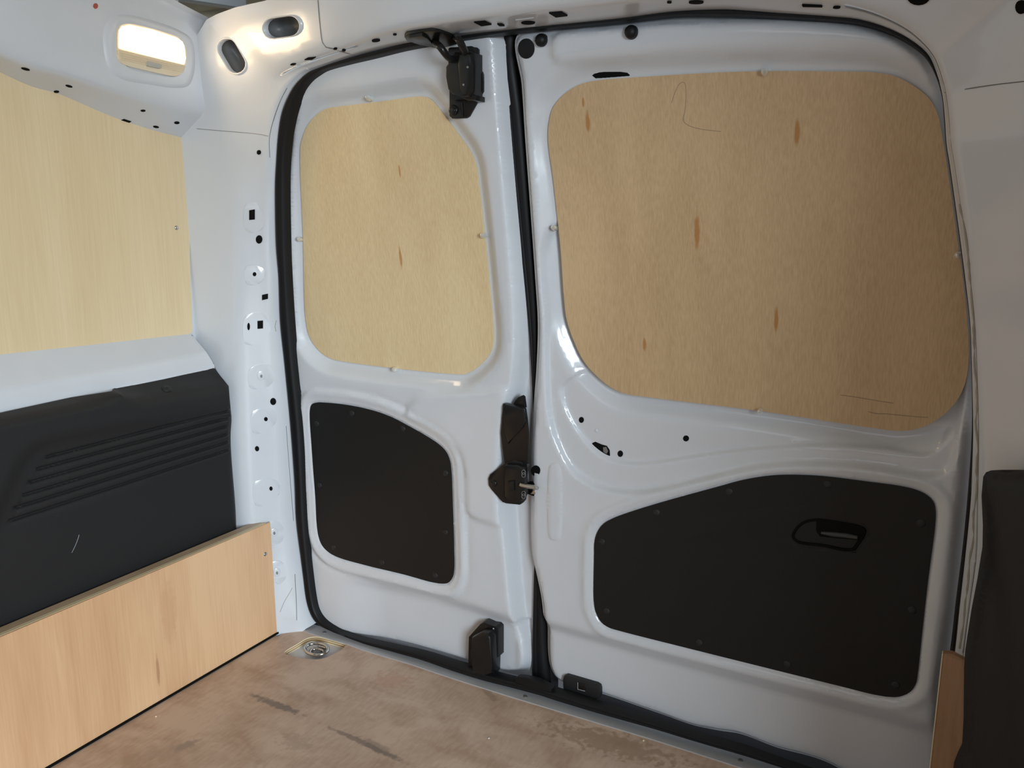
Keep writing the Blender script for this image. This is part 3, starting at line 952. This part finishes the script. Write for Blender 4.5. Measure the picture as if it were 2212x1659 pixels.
mw, N_, L_, b_ = new_mat('deep_pocket')
b_.inputs['Base Color'].default_value = (0.20, 0.20, 0.20, 1); b_.inputs['Roughness'].default_value = 0.4
M['well'] = mw
oblong('pressed_opening', (492, 104), (512, 138), 21, frame, FR)
oblong('pressed_opening', (592, 61), (628, 56), 22, frame, FR)

for e in [ell(560, 329, 4, 5), ell(560, 517, 7, 9), ell(550, 592, 4, 4.5), ell(590, 867, 6.5, 7.5), ell(574, 905, 4, 4.5), ell(555, 969, 4.5, 5.5), ell(585, 1055, 3.5, 4.5),
          [(539, 454), (551, 452), (551, 474), (539, 475)], [(566, 637), (579, 634), (579, 645), (566, 648)], [(556, 693), (568, 692), (568, 709), (556, 710)],
          ell(537, 705, 3, 8), ell(812, 86, 9, 2.6, ang=-.1), [(658, 128), (666, 124), (683, 122), (675, 127)], ell(634, 138, 6, 2, ang=-.1), ell(743, 107, 4, 2), ell(725, 104, 4, 2),
          [(1024, 46), (1047, 44), (1062, 51), (1040, 54)], [(1074, 50), (1084, 50), (1090, 54), (1079, 54)], ell(1141, 47, 15, 3.6), [(1186, 26), (1213, 24), (1226, 32), (1201, 35)],
          ell(1504, 3, 16, 3), ell(1446, 3, 5, 1.5), [(1733, 8), (1775, 10), (1777, 13), (1735, 12)], ell(1808, 14, 8, 2), ell(1985, -8, 25, 18), ell(2207, 15, 12, 15), ell(853, 73, 4, 1.2)]:
    hole(FR, e, frame)
for q in ((564, 811, 9), (592, 1150, 8), (598, 1236, 8)):
    on_skin('blanking_plug', FR, ell(q[0], q[1], q[2], q[2] * 1.2, 16), 0.002, 'paint', frame, bevel=.001)
    on_skin('plug_centre', FR, ell(q[0], q[1] + 1, 2.5, 3.5, 10), 0.0028, 'cavity', frame)
for P_ in ([(532, 440), (565, 440), (574, 452), (574, 478), (562, 498), (533, 500)], [(532, 575), (562, 575), (572, 584), (571, 600), (560, 612), (533, 614)],
           [(531, 681), (575, 677), (586, 690), (584, 712), (568, 735), (532, 745)], [(540, 795), (582, 788), (594, 798), (592, 820), (580, 834), (541, 838)],
           [(545, 889), (582, 882), (596, 892), (596, 912), (576, 930), (548, 936)], [(550, 1041), (590, 1035), (603, 1045), (602, 1068), (586, 1086), (553, 1092)],
           [(572, 1132), (598, 1126), (612, 1140), (610, 1168), (598, 1176), (576, 1178)], [(585, 1216), (606, 1212), (617, 1228), (615, 1252), (600, 1262)]):
    on_skin('pressed_pad', FR, [tuple(p) for p in catmull(P_, True, 6)], 0.0009, 'paint', frame, thick=.004, bevel=.0009)
on_skin('overlap_plate', FR, [(1113, 43), (1153, 38), (1157, 56), (1117, 60)], .0006, 'paint', frame)
# seams and a doubler on the frame
def seam(skin, pl, r, m, parent, name='seam'):
    P = []
    for p in pl:
        h = skin.hit(p)
        if h is not None: P.append(h[0])
    if len(P) > 1: return tube(name, catmull(P, False, .01), r, m, parent, seg=6)


seam(FR, [(425, 278), (470, 282), (520, 286), (560, 290), (580, 294)], .0005, 'cavity', frame)
seam(FR, [(687, 0), (692, 60), (697, 92), (705, 102), (722, 105), (740, 112), (765, 118)], .0009, 'cavity', frame)
seam(FR, [(2041, 200), (2090, 192), (2150, 183), (2212, 176)], .0006, 'cavity', frame)
seam(FR, [(634, 1125), (624, 1000), (618, 920)], .0005, 'cavity', frame)
seam(FR, [(583, 340), (582, 300), (590, 262), (605, 220), (620, 190)], .0006, 'cavity', frame)
seam(FR, [(637, 1240), (640, 1300), (641, 1340)], .0006, 'cavity', frame)
seam(FR, [(605, 1322), (614, 1300), (626, 1280), (631, 1270)], .0005, 'grime', frame, 'scratch')
seam(FR, [(596, 716), (594, 705), (597, 692)], .0006, 'grime', frame, 'scratch')
# rough sealant bead on the right edge
bead = [(2074, 440), (2089, 520), (2096, 600), (2103, 680), (2105, 740), (2106, 790), (2110, 830), (2112, 880), (2108, 910), (2113, 960), (2110, 1020), (2111, 1060), (2104, 1110), (2103, 1170), (2095, 1210), (2092, 1260), (2086, 1300), (2083, 1340), (2074, 1400)]
P = [FR.hit(p)[0] for p in bead]
tube('sealant_bead', catmull(P, False, .01), [.0016 + .0010 * math.sin(i * 2.1) * math.sin(i * .7) for i in range(len(catmull(P, False, .01)))], 'grime', frame, seg=6)

# black plate with two hooked arms for the upper latch, under the header
SB = thing('striker_plate', 'black steel striker plate with two hooked arms under the rear header', 'bracket', dpt((930, 75), .05))
r = FR.poly([(874, 72), (879, 65), (905, 60), (933, 56), (950, 60), (986, 77), (991, 86), (965, 93), (940, 95), (905, 88), (878, 79)])
prism('base_plate', r[0] + r[1] * .006, r[1], .008, 'black_metal', SB, .0015)
q0, q1 = FR.hit((935, 88))[0], FR.hit((983, 78))[0]
tube('arm', catmull([q0, dpt((952, 103), .05), dpt((966, 121), .042), dpt((978, 129), .032)], False, .006), .0052, 'black_metal', SB)
tube('arm', catmull([q1, dpt((993, 89), .05), dpt((1000, 103), .042), dpt((1006, 116), .032)], False, .006), .0052, 'black_metal', SB)
r = FR.poly([(884, 68), (912, 63), (925, 70), (935, 82), (905, 80)])
prism('stiffening_rib', r[0] + r[1] * .009, r[1], .006, 'black_metal', SB, .002)

# ------------------------------------------------------------------ rubber seals
SE = [((1990, 1760), (1985, 1745)), ((1760, 1683), (1755, 1670)), ((1670, 1655), (1670, 1641)), ((1606, 1635), (1606, 1618)), ((1500, 1604), (1500, 1588)), ((1416, 1579), (1416, 1559)), ((1290, 1544), (1290, 1521)), ((1200, 1517), (1200, 1492)),
      ((1163, 1505), (1160, 1480)), ((1100, 1488), (1103, 1466)), ((1038, 1472), (1040, 1449)), ((975, 1452), (978, 1431)), ((911, 1429), (913, 1411)), ((850, 1411), (850, 1397)), ((785, 1392), (788, 1383)), ((735, 1372), (745, 1370)), ((705, 1361), (720, 1357)),
      ((682, 1348), (698, 1341)), ((668, 1327), (684, 1320)), ((658, 1295), (677, 1290)), ((652, 1247), (671, 1245)), ((646, 1200), (666, 1200)),
      ((636, 1125), (660, 1125)), ((633, 1043), (656, 1043)), ((623, 916), (649, 916)), ((611, 790), (636, 790)), ((601, 695), (628, 695)), ((598, 600), (622, 600)), ((592, 525), (619, 525)), ((590, 411), (617, 411)), ((593, 348), (618, 348)), ((596, 300), (622, 300)), ((602, 253), (631, 253)),
      ((612, 221), (640, 222)), ((628, 190), (652, 194)), ((644, 171), (667, 174)), ((663, 155), (684, 161)), ((691, 144), (704, 150)), ((748, 125), (752, 137)), ((805, 109), (808, 124)), ((868, 94), (872, 108)),
      ((935, 83), (938, 96)), ((1000, 75), (1002, 85)), ((1080, 66), (1080, 74)), ((1166, 57), (1166, 64)), ((1325, 41), (1325, 49)), ((1451, 25), (1451, 35)), ((1550, 20), (1550, 34)), ((1607, 22), (1607, 35)), ((1660, 27), (1660, 37)),
      ((1730, 30), (1730, 41)), ((1797, 35), (1796, 45)), ((1860, 42), (1856, 52)), ((1923, 62), (1917, 70)), ((1971, 88), (1965, 95)), ((2006, 119), (2000, 125)), ((2027, 165), (2022, 167)), ((2042, 210), (2034, 210)), ((2047, 254), (2038, 254)), ((2051, 312), (2042, 312)), ((2059, 364), (2050, 364)), ((2078, 500), (2069, 500)), ((2091, 600), (2082, 600)), ((2102, 700), (2094, 700)), ((2105, 780), (2097, 780)), ((2107, 860), (2099, 860)), ((2108, 950), (2098, 950)), ((2101, 1080), (2089, 1080)), ((2089, 1200), (2077, 1200)),  # upper right run: seal black also stands for the shadow along the door edge
      ((2077, 1310), (2063, 1310)), ((2065, 1420), (2050, 1420)), ((2043, 1540), (2028, 1540)), ((2020, 1690), (2005, 1690))]
o_ = dens([dpt(a, .018) for a, b in SE], 4); i_ = dens([dpt(b, .010) for a, b in SE], 4)
cv = []
w = i_ - o_
lift = np.array([0, -1.0, 0])
oo = o_ - w * 0.03
for t, hh in ((0, -.020), (0, -.006), (.18, 0), (.38, .0025), (.5, .0002), (.6, .0025), (.8, 0), (.97, -.007), (.97, -.013)):
    cv.append(oo + (i_ - oo) * t + lift * hh)
seal = loft('door_seal', cv, 'rubber', flip=False)
tag(seal, 'black rubber weatherstrip running round the rear door opening', 'seal')

CS = [((1074, 70), (1108, 66)), ((1079, 140), (1112, 140)), ((1087, 200), (1120, 200)), ((1094, 253), (1127, 253)), ((1103, 348), (1135, 348)), ((1112, 430), (1142, 430)), ((1122, 525), (1150, 525)), ((1133, 620), (1157, 620)), ((1143, 720), (1162, 720)),
      ((1148, 800), (1163, 800)), ((1152, 900), (1166, 900)), ((1155, 1050), (1170, 1050)), ((1155, 1180), (1172, 1180)), ((1153, 1250), (1174, 1250)), ((1151, 1330), (1176, 1330)), ((1149, 1400), (1178, 1400)), ((1149, 1480), (1185, 1480))]
o_ = dens([dpt(a, -.025) for a, b in CS], 4); i_ = dens([dpt(b, -.026) for a, b in CS], 4)
cv = [o_ + (i_ - o_) * t + lift * hh for t, hh in ((0, -.012), (0, 0), (.15, .004), (.35, .004), (.42, .0015), (.5, .004), (.7, .003), (1, 0), (1, -.01))]
cseal = loft('door_seal', cv, 'rubber', flip=False)
tag(cseal, 'upright black rubber strip in the gap between the two rear doors', 'seal')
plate('corner_flap', DOOR, [(1112, 1466), (1118, 1463), (1135, 1465), (1160, 1471), (1180, 1481), (1192, 1489), (1190, 1497), (1150, 1488), (1112, 1476)], .016, .012, 'rubber', cseal, .002)

# ================================================================== FLOOR
flo = [fl(p) for p in [(640, 1346), (600, 1375)]]
sillpx = [(640, 1346), (668, 1369), (744, 1391), (785, 1406), (880, 1434), (975, 1466), (1101, 1506), (1227, 1544), (1416, 1601), (1575, 1652), (1680, 1686), (1900, 1755)]
# open recess for the lashing ring
REC = [(614, 1410), (618, 1405), (640, 1392), (658, 1381), (668, 1377), (682, 1375), (696, 1377), (730, 1386), (745, 1391), (746, 1395), (738, 1403), (721, 1413), (705, 1420), (690, 1424), (668, 1424), (642, 1420), (622, 1415)]
rec = catmull([fl(p) for p in REC], True, .004)
fx0, fx1 = -1.27, 0.62
floor_loop = np.array([(-1.27, -2.2), (0.62, -2.2), (0.62, -0.02), (-0.05, 0.0), (-0.6, 0.0), (-1.128, -0.004), (-1.128, -0.068), (-1.27, -0.068)])
FL = Plane(2, 0.0)
floor = sheet('floor', FL, floor_loop, None, 0.08, 'floor', holes=[rec])
tag(floor, 'worn pinkish plywood floor board with dark scuff marks', 'floor', kind='structure')
# plywood layers shown in the cut edge
n = len(rec)
zz = [0.0, -.0022, -.0042, -.0062, -.0085, -.0105]
for k in range(5):
    a = np.column_stack([rec, np.full(n, zz[k])]); b = np.column_stack([rec, np.full(n, zz[k + 1])])
    V = np.vstack([a, b]); Fc = [(i, (i + 1) % n, n + (i + 1) % n, n + i) for i in range(n)]
    mk('ply_layer', V, Fc, 'edge_pale' if k % 2 == 0 else 'edge_dark', floor, False)
big = offset(rec, 0.02)
o = mk('recess_tray', np.column_stack([big, np.full(len(big), -.0105)]), [tuple(range(len(big)))], 'tray', floor, False)
# lashing ring
rc = on(2, -.004, (684, 1406))
LR = thing('lashing_ring', 'bright zinc tie-down ring lying in the floor recess by the corner', 'ring', rc)
tube('ring', [rc + np.array([.024 * math.cos(t), .017 * math.sin(t), .004 + .002 * math.sin(t)]) for t in np.linspace(0, 2 * math.pi, 28, endpoint=False)], .0034, 'chrome', LR, closed=True)
tube('cup', [rc + np.array([.015 * math.cos(t), .011 * math.sin(t), -.003]) for t in np.linspace(0, 2 * math.pi, 24, endpoint=False)], .0028, 'chrome', LR, closed=True)
dome('bolt', rc + np.array([.001, 0, -.006]), (0, 0, 1), .009, .006, 'cavity', LR, stalk=.002)
tube('hinge_barrel', [rc + np.array([-.012, .019, -.001]), rc + np.array([.012, .019, -.001])], .004, 'chrome', LR)

# aluminium threshold strip with screws
inn = [fl(p) for p in [(641, 1358), (668, 1369), (744, 1391), (785, 1406), (880, 1434), (975, 1466), (1101, 1506), (1227, 1544), (1416, 1601), (1575, 1652), (1680, 1686), (1900, 1755)]]
out = [fl(p) for p in [(654, 1343), (680, 1351), (740, 1370), (785, 1384), (880, 1412), (975, 1445), (1101, 1484), (1227, 1520), (1416, 1576), (1575, 1624), (1680, 1656), (1900, 1722)]]
inn, out = np.array(inn), np.array(out)
z0, z1 = 0.0, 0.0018
cv = [np.column_stack([inn, np.full(len(inn), 0.0)]), np.column_stack([inn, np.full(len(inn), z1)]), np.column_stack([out, np.full(len(out), z1)]), np.column_stack([out, np.full(len(out), -.02)])]
sill = loft('threshold_strip', cv, 'alu', flip=True, sharp=30)
tag(sill, 'dull aluminium strip along the floor edge below the rear doors', 'strip')
for q in ((701, 1368), (1135, 1507), (1600, 1645)):
    c = np.array([*fl(q), z1]); dome('screw', c, (0, 0, 1), .004, .0014, 'cavity', sill, seg=12)

# small crumbs on the floor
for i, (q, lb_) in enumerate([((337, 1548), 'tiny pale crumb on the floor nearest the left kick board'), ((1056, 1595), 'tiny pale crumb out on the open plywood floor, in line with the lower latch'),
                            ((1390, 1600), 'tiny pale crumb on the floor beside the aluminium strip, rightmost of the crumbs')]):
    c = np.array([*fl(q), 0.0])
    cr = dome('crumb', c, (0, 0, 1), .0018, .0016, 'edge_pale' if i % 2 == 0 else 'tray', None, seg=7, ring=3)
    tag(cr, lb_, 'crumb', 'crumbs scattered on the floor')

# ================================================================== LEFT KICK BOARD
kx = -1.135
def kp(p, x=kx):
    q = on(0, x, p); return q
K = thing('kick_board', 'pinkish plywood board standing on edge along the left wall', 'board', (kx, -.5, 0))
yb0, yb1 = -0.062, -1.7
th = 0.018
def box(name, x0, x1, y0, y1, z0_, z1_, m, parent, bevel=0.0):
    return prism(name, [(x1, y0, z0_), (x1, y1, z0_), (x1, y1, z1_), (x1, y0, z1_)], (1, 0, 0), x1 - x0, m, parent, bevel)


box('board_face', kx - .003, kx, yb0, yb1, 0.0045, 0.231, 'plank', K)
for k, (a, b, m) in enumerate([(.003, .0072, 'edge_pale'), (.0072, .0085, 'edge_dark'), (.0085, .0125, 'edge_pale')]):
    box('ply_layer', kx - b, kx - a, yb0 - .008 if k < 1 else yb0 - .008, yb1, 0.0045, 0.2312 - .0003 * k, m, K)
box('backing_board', kx - .030, kx - .0125, yb0 - .008, yb1, 0.0045, 0.2305, 'plank_top', K)
c = kp((573, 1197)); dome('screw', c, (1, 0, 0), .0042, .002, 'chrome', K, seg=12)
# near-black strip standing in for the shade of the gap at its foot
g = box('foot_gap_shade', kx - .012, kx + .002, yb0 + .004, yb1, 0.0006, 0.0042, 'hole', K)

# right kick board
RB = Flare(-0.075)
kr = thing('kick_board', 'narrow brown plywood board end at the lower right edge beside the black trim', 'board', (0.02, -.08, 0))
ptop = [RB.uv(p) for p in [(2037, 1412), (2056, 1412), (2110, 1440)]]
xl = ptop[0][0]
loop = np.array([(xl, 0.0), (0.07, 0.0), (0.07, ptop[2][1]), ptop[1], ptop[0]])
frn = RB.pt(loop[:, 0], loop[:, 1], np.zeros(5))
prism('board_face', frn, (0, -1, 0), .009, 'plank_dark', kr, .0004)
prism('ply_layer', [(xl - .0012, -.0755, 0), (xl, -.0755, 0), (xl, -.0755, ptop[0][1]), (xl - .0012, -.0755, ptop[0][1])], (0, -1, 0), .008, 'edge_pale', kr)

# ================================================================== LEFT WALL
XP = -1.25
LP = Plane(0, XP)
PL = [(-600, -160), (0, 157), (130, 205), (240, 250), (330, 280), (385, 296), (399, 302), (404, 315), (405, 420), (407, 560), (412, 700), (412, 716), (406, 722), (340, 729), (160, 749), (0, 766), (-600, 830)]
# loft of the wall: ledge below the window, panel plane, header
pll = np.array([LP.uv(p) for p in PL])
wl = thing('wall_left', 'white painted left side of the load space', 'wall', (-1.25, -.6, 0), kind='structure')
prism('plywood_panel', LP.pt(pll[:, 0], pll[:, 1], np.full(len(pll), .004)), (1, 0, 0), .004, 'ply_left', wl)['label'] = 'pale plywood blank in the left side window'
# steel behind the panel and beyond
prism('side_skin', [(XP, -.09, .0), (XP, -2.2, .0), (XP, -2.2, 1.3), (XP, -.09, 1.3)], (1, 0, 0), .003, 'paint', wl)
SPL = Skin(bpy.data.objects['plywood_panel.002'])
r = SPL.hit((381, 492)); dome('screw', r[0], (1, 0, 0), .0042, .0025, 'chrome', bpy.data.objects['plywood_panel.002'], seg=12)

# ledge below the side window
lt = [(413, 721), (340, 729), (160, 749), (0, 766), (-600, 835)]
lm = [(447, 762), (350, 782), (170, 815), (0, 846), (-600, 965)]
lb = [(463, 789), (350, 815), (170, 851), (0, 886), (-600, 1010)]
l0 = [on(0, XP + .004, p) for p in lt]; l1 = [on(0, -1.203, p) for p in lm]; l2 = [on(0, -1.199, p) for p in lb]
l0, l1, l2 = dens(l0, 6), dens(l1, 6), dens(l2, 6)
cv = [l0]
for t in (.3, .6, .8): cv.append(l0 + (l1 - l0) * t)
for t in np.linspace(0, 1, 6): cv.append((1 - t) ** 2 * (l1 + (l0 - l1) * .12) + 2 * t * (1 - t) * l1 + t * t * (l1 + (l2 - l1) * .35))
cv.append(l2); cv.append(l2 + np.array([0, 0, -.2]))
loft('window_ledge', cv, 'paint', wl)
seam(Skin(bpy.data.objects['window_ledge']), [(414, 724), (430, 737), (445, 754), (456, 770), (461, 786)], .0008, 'cavity', wl)

# header box over the side window, lamp on its face
ha = [(402, 299), (330, 281), (240, 251), (130, 204), (0, 156), (-600, -170)]
hb = [(456, 243), (395, 230), (300, 206), (150, 161), (0, 113), (-600, -160)]
ht = [(440, 48), (400, 28), (330, -8), (200, -70), (0, -160), (-600, -480)]
XH = -1.185
h0 = np.array([on(0, XP + .004, p) for p in ha]); h1 = np.array([on(0, XH, p) for p in hb]); h2 = np.array([on(0, XH + .004, p) for p in ht])
h0, h1, h2 = dens(h0), dens(h1), dens(h2)
cv = [h0, h0 + (h1 - h0) * .5]
for t in np.linspace(0, 1, 7): cv.append((1 - t) ** 2 * (h1 + (h0 - h1) * .25) + 2 * t * (1 - t) * h1 + t * t * (h1 + (h2 - h1) * .12))
for t in (.3, .5, .7, .85): cv.append(h1 + (h2 - h1) * t)
top_in = np.array([.012, 0, .006])
for t in np.linspace(0, 1, 6): cv.append((1 - t) ** 2 * (h2 + (h1 - h2) * .12) + 2 * t * (1 - t) * h2 + t * t * (h2 + top_in * .25))
cv.append(h2 + top_in)
hdr = loft('window_header', cv, 'paint', wl, flip=True)
HS = Skin(hdr)
for e in [ell(55, 149, 10, 2.6, ang=.25), ell(122, 198, 6, 2.6), ell(149, 186, 8, 2.4, ang=.25), ell(309, 239, 5.5, 2.4), ell(337, 274, 6.5, 2.4, ang=.15), ell(382, 265, 6, 3),
          [(260, 260), (268, 257), (284, 262), (278, 266)]]:
    hole(HS, e, hdr)
on_skin('red_plug', HS, ell(206, 13, 5, 6), .001, 'red', hdr)
bpts = catmull([(226, 100), (228, 60), (246, 38), (275, 34), (330, 46), (385, 66), (410, 84), (418, 110), (416, 160), (404, 184), (375, 188), (330, 182), (262, 168), (238, 148)], True, 8)
P, n_ = HS.poly([tuple(p) for p in bpts])
c = P.mean(0)
V, Fc, m_ = [], [], len(P)
rings = [(1.04, -.0005), (1.0, .0012), (.95, .0034), (.90, .004), (.70, .004)]
for s, hh in rings: V += list(c + (P - c) * s + n_ * hh)
for k in range(len(rings) - 1):
    for i in range(m_): Fc.append((k * m_ + i, k * m_ + (i + 1) % m_, (k + 1) * m_ + (i + 1) % m_, (k + 1) * m_ + i))
mk('lamp_boss', V, Fc, 'paint', hdr)
IL = thing('interior_lamp', 'lit rectangular load space lamp on the white header over the side window', 'lamp', c)
lo = catmull([(248, 64), (256, 55), (272, 52), (320, 62), (377, 80), (389, 88), (394, 98), (397, 127), (392, 150), (384, 161), (373, 165), (348, 161), (300, 150), (269, 142), (256, 136), (249, 127), (247, 108), (247, 84)], True, 5)
P, n_ = HS.poly([tuple(p) for p in lo])
prism('housing', P + n_ * .0065, n_, .008, 'lamp_clear', IL, .002)
# lit window of the lens, prismatic lower band with fine ribs
up_ = [(251, 66), (258, 58), (273, 55), (320, 65), (376, 83), (387, 91), (391, 100), (394, 127), (391, 139), (350, 130), (300, 117), (251, 104)]
P, n_ = HS.poly(up_); prism('lit_lens', P + n_ * .0085, n_, .003, 'lamp_lit', IL, .0008)
for k in range(5):
    f = k / 4
    a = (250 + 4 * f, 109 + 20 * f); b = (392 - 3 * f, 143 + 12 * f)
    Pp, _ = HS.poly([a, b, ((a[0] + b[0]) / 2, (a[1] + b[1]) / 2 + 1)])
    tube('lens_rib', [Pp[0] + n_ * .0085, Pp[1] + n_ * .0085], .0012, 'lamp_clear', IL, seg=6)
P, n_ = HS.poly([(309, 134), (313, 133), (338, 139), (340, 142), (339, 148), (336, 149), (311, 144), (309, 141)]); prism('switch', P + n_ * .0115, n_, .005, 'lamp_bezel', IL, .0008)
pl = bpy.data.lights.new('lamp_bulb', 'AREA'); pl.shape = 'RECTANGLE'; pl.size = .09; pl.size_y = .04; pl.energy = 0.15; pl.color = (1.0, .72, .42)
po = bpy.data.objects.new('lamp_bulb', pl); COL.objects.link(po)
po.location = c + n_ * .03; po.rotation_euler = Vector(n_).to_track_quat('-Z', 'Y').to_euler()

# black side trim --------------------------------------------------------------
TRx = -1.165
topl = [(500, 808), (482, 797), (465, 790), (350, 816), (170, 852), (0, 887), (-500, 990)]
top = [on(0, TRx - .004 - .036 * min(1, i / 2.0), p) for i, p in enumerate(topl)]
lip = [on(0, TRx, p) for p in [(502, 835), (480, 838), (420, 842), (330, 862), (271, 858), (262, 853), (180, 878), (0, 915), (-500, 1030)]]
lipl = np.array([(q[1], q[2]) for q in lip])
tpl = np.array([(q[1], q[2]) for q in top])
y_end = on(0, TRx, (524, 1120))[1]
loop = np.vstack([tpl[::-1], [(on(0, TRx, (502, 822))[1], on(0, TRx, (502, 822))[2]), (on(0, TRx, (510, 900))[1], on(0, TRx, (510, 900))[2]), (y_end, on(0, TRx, (524, 1120))[2]), (y_end, 0.01), (-1.7, .01), (-1.7, tpl[-1][1] + .01)]])
loop = loop[::-1]
loop_d = []
for i in range(len(loop)):
    a, b = loop[i], loop[(i + 1) % len(loop)]
    k = max(1, int(np.linalg.norm(b - a) / .01))
    for j in range(k): loop_d.append(a + (b - a) * j / k)
loop_d = np.array(loop_d)
rcs = np.array([LEFT.uv(p) for p in [(505, 905), (380, 905), (300, 912), (200, 930), (120, 945), (75, 962), (50, 985), (30, 1020), (8, 1070), (-20, 1130), (-60, 1240), (-40, 1420), (200, 1400), (535, 1300), (530, 1100)]])
rcs = catmull(rcs, True, .01)
lipi = np.interp
ly = lipl[:, 0][::-1]; lz = lipl[:, 1][::-1]
ty = tpl[:, 0][::-1]; tz = tpl[:, 1][::-1]
pck = outline(LEFT, [(262, 850), (300, 828), (400, 806), (475, 803), (490, 812), (486, 835), (470, 850), (400, 856), (320, 868), (290, 866)])


def h_trim(q):
    zl = np.interp(q[:, 0], ly, lz); zt = np.maximum(np.interp(q[:, 0], ty, tz), zl + .012)
    t = (q[:, 1] - zl) / (zt - zl)
    h = -0.036 * np.clip(t, 0, 1)
    h -= 0.008 * (1 - smooth((sdf(rcs, q) + 0.016) / 0.02))
    h -= 0.004 * (1 - smooth((sdf(pck, q) + 0.004) / 0.006)) * smooth((zt - q[:, 1]) / .012)
    h -= 0.012 * (1 - smooth((y_end - q[:, 0]) / 0.010))
    # ribs
    for a, b in RIBS:
        e = b - a; w_ = q - a
        tt_ = np.clip((w_ @ e) / (e @ e), 0, 1)
        dd = np.sqrt(((w_ - tt_[:, None] * e) ** 2).sum(1))
        h -= 0.0055 * np.exp(-(dd / 0.0023) ** 2)
    return h


RIBS = []
for k, (x0, y0) in enumerate([(102, 988), (83, 1014), (68, 1042), (54, 1070), (38, 1097), (25, 1125)]):
    a = np.array(LEFT.uv((x0, y0), -.008)); b = np.array(LEFT.uv((490 + k * 1.5, 887 + k * 17), -.008))
    RIBS.append((a, b))
exr = []
for a, b in RIBS:
    e = b - a; L_n = np.linalg.norm(e); n2 = np.array([-e[1], e[0]]) / L_n
    for off in (-.004, -.002, -.001, 0, .001, .002, .004):
        exr.append(np.array([a + e * t + n2 * off for t in np.linspace(0, 1, 90)]))
trim = thing('side_trim', 'black grained plastic trim with slanting grooves below the left side window', 'trim', (TRx, -.6, .01))
tr = sheet('trim_shell', LEFT, loop_d, h_trim, 0.008, 'black_plastic', trim, extra=exr)
TS = Skin(tr)
r = TS.hit((360, 840)); dome('push_clip', r[0], r[1], .0085, .003, 'black_plastic', trim, stalk=.001)
dome('push_clip', r[0] + r[1] * .002, r[1], .003, .002, 'black_metal', trim, seg=10)
seam(TS, [(155, 1194), (162, 1180), (168, 1165), (171, 1155)], .0004, 'cavity', trim, 'scratch')

# ================================================================== RIGHT REAR TRIM
RT = Flare(-0.10)
rtp = [(2124, 1032), (2130, 1023), (2141, 1019), (2212, 1018), (2400, 1030), (2500, 1750), (2040, 1760), (2060, 1659), (2068, 1638), (2078, 1617), (2081, 1560), (2082, 1450), (2085, 1411), (2098, 1326), (2111, 1258), (2122, 1189), (2123, 1142), (2120, 1078)]
rl = np.array([RT.uv(p) for p in rtp])
rl[4] = (0.30, rl[3][1]); rl[5] = (0.30, 0.005); rl[6] = (rl[7][0], 0.005)
rd = []
for i in range(len(rl)):
    a, b = rl[i], rl[(i + 1) % len(rl)]; k = max(1, int(np.linalg.norm(b - a) / .008))
    for j in range(k): rd.append(a + (b - a) * j / k)
rd = np.array(rd)
fold = np.array([RT.uv(p) for p in [(2132, 1102), (2160, 1085), (2212, 1062), (2260, 1050)]])
fold2 = np.array([RT.uv(p) for p in [(2142, 1160), (2165, 1300), (2185, 1500), (2195, 1659)]])


def h_rt(q):
    e = -sdf(rd, q)
    h = -0.012 * (1 - smooth(e / 0.014))
    h += 0.006 * smooth((linedist(fold, q) + .004) / .01) * smooth((q[:, 1] - .5) / .05)
    s = linedist(fold2, q)
    h += 0.008 * smooth((s + .01) / .02) * smooth((.55 - q[:, 1]) / .06)
    return h


rt = sheet('side_trim', RT, rd, h_rt, 0.007, 'black_plastic', extra=ring_pts(rd, (-.003, -.006, -.01)))
tag(rt, 'black plastic trim at the far right, rounded at its top corner', 'trim')

# ================================================================== REST OF THE SHELL (beyond the frame)
ce = Plane(2, 1.19, -1)
ceiling = prism('ceiling', [(-1.6, .25, 1.235), (.55, .25, 1.235), (.55, -2.2, 1.235), (-1.6, -2.2, 1.235)], (0, 0, -1), .01, 'paint_roof')
prism('roof_edge', [(-1.6, .20, 1.06), (.6, .20, 1.06), (.6, .20, 1.235), (-1.6, .20, 1.235)], (0, -1, 0), .01, 'paint_roof', ceiling)
rb0, rb1 = on(2, 1.215, (330, -8)), on(2, 1.215, (506, 18))
rd_ = (rb1 - rb0) / np.linalg.norm(rb1 - rb0); rs_ = np.array([-rd_[1], rd_[0], 0]) * .014
prism('roof_bow', [rb0 - rd_ * .3 - rs_, rb1 + rd_ * .02 - rs_, rb1 + rd_ * .02 + rs_, rb0 - rd_ * .3 + rs_], (0, 0, -1), .02, 'paint', ceiling, .003)
tag(ceiling, 'beige roof lining above the white headers', 'ceiling', kind='structure')
wr = prism('wall_right', [(0.32, -.25, 0), (0.42, -.85, 0), (0.42, -.85, 1.2), (0.32, -.25, 1.2)], (-.96, -.26, 0), .01, 'paint')  # unseen wall, its front edge carried forward to shade the right side
tag(wr, 'unseen white steel quarter wall beside the side door opening, lengthened for shade', 'wall', kind='structure')
tr1 = prism('trim_1', [(.42, -.60, 1.12), (.42, -2.2, 1.12), (.42, -2.2, 1.2), (.42, -.60, 1.2)], (-1, 0, 0), .03, 'paint')
tag(tr1, 'white roof rail above the side door opening', 'trim', kind='structure')

for o in list(bpy.data.objects):
    if '_w' in o: del o['_w']
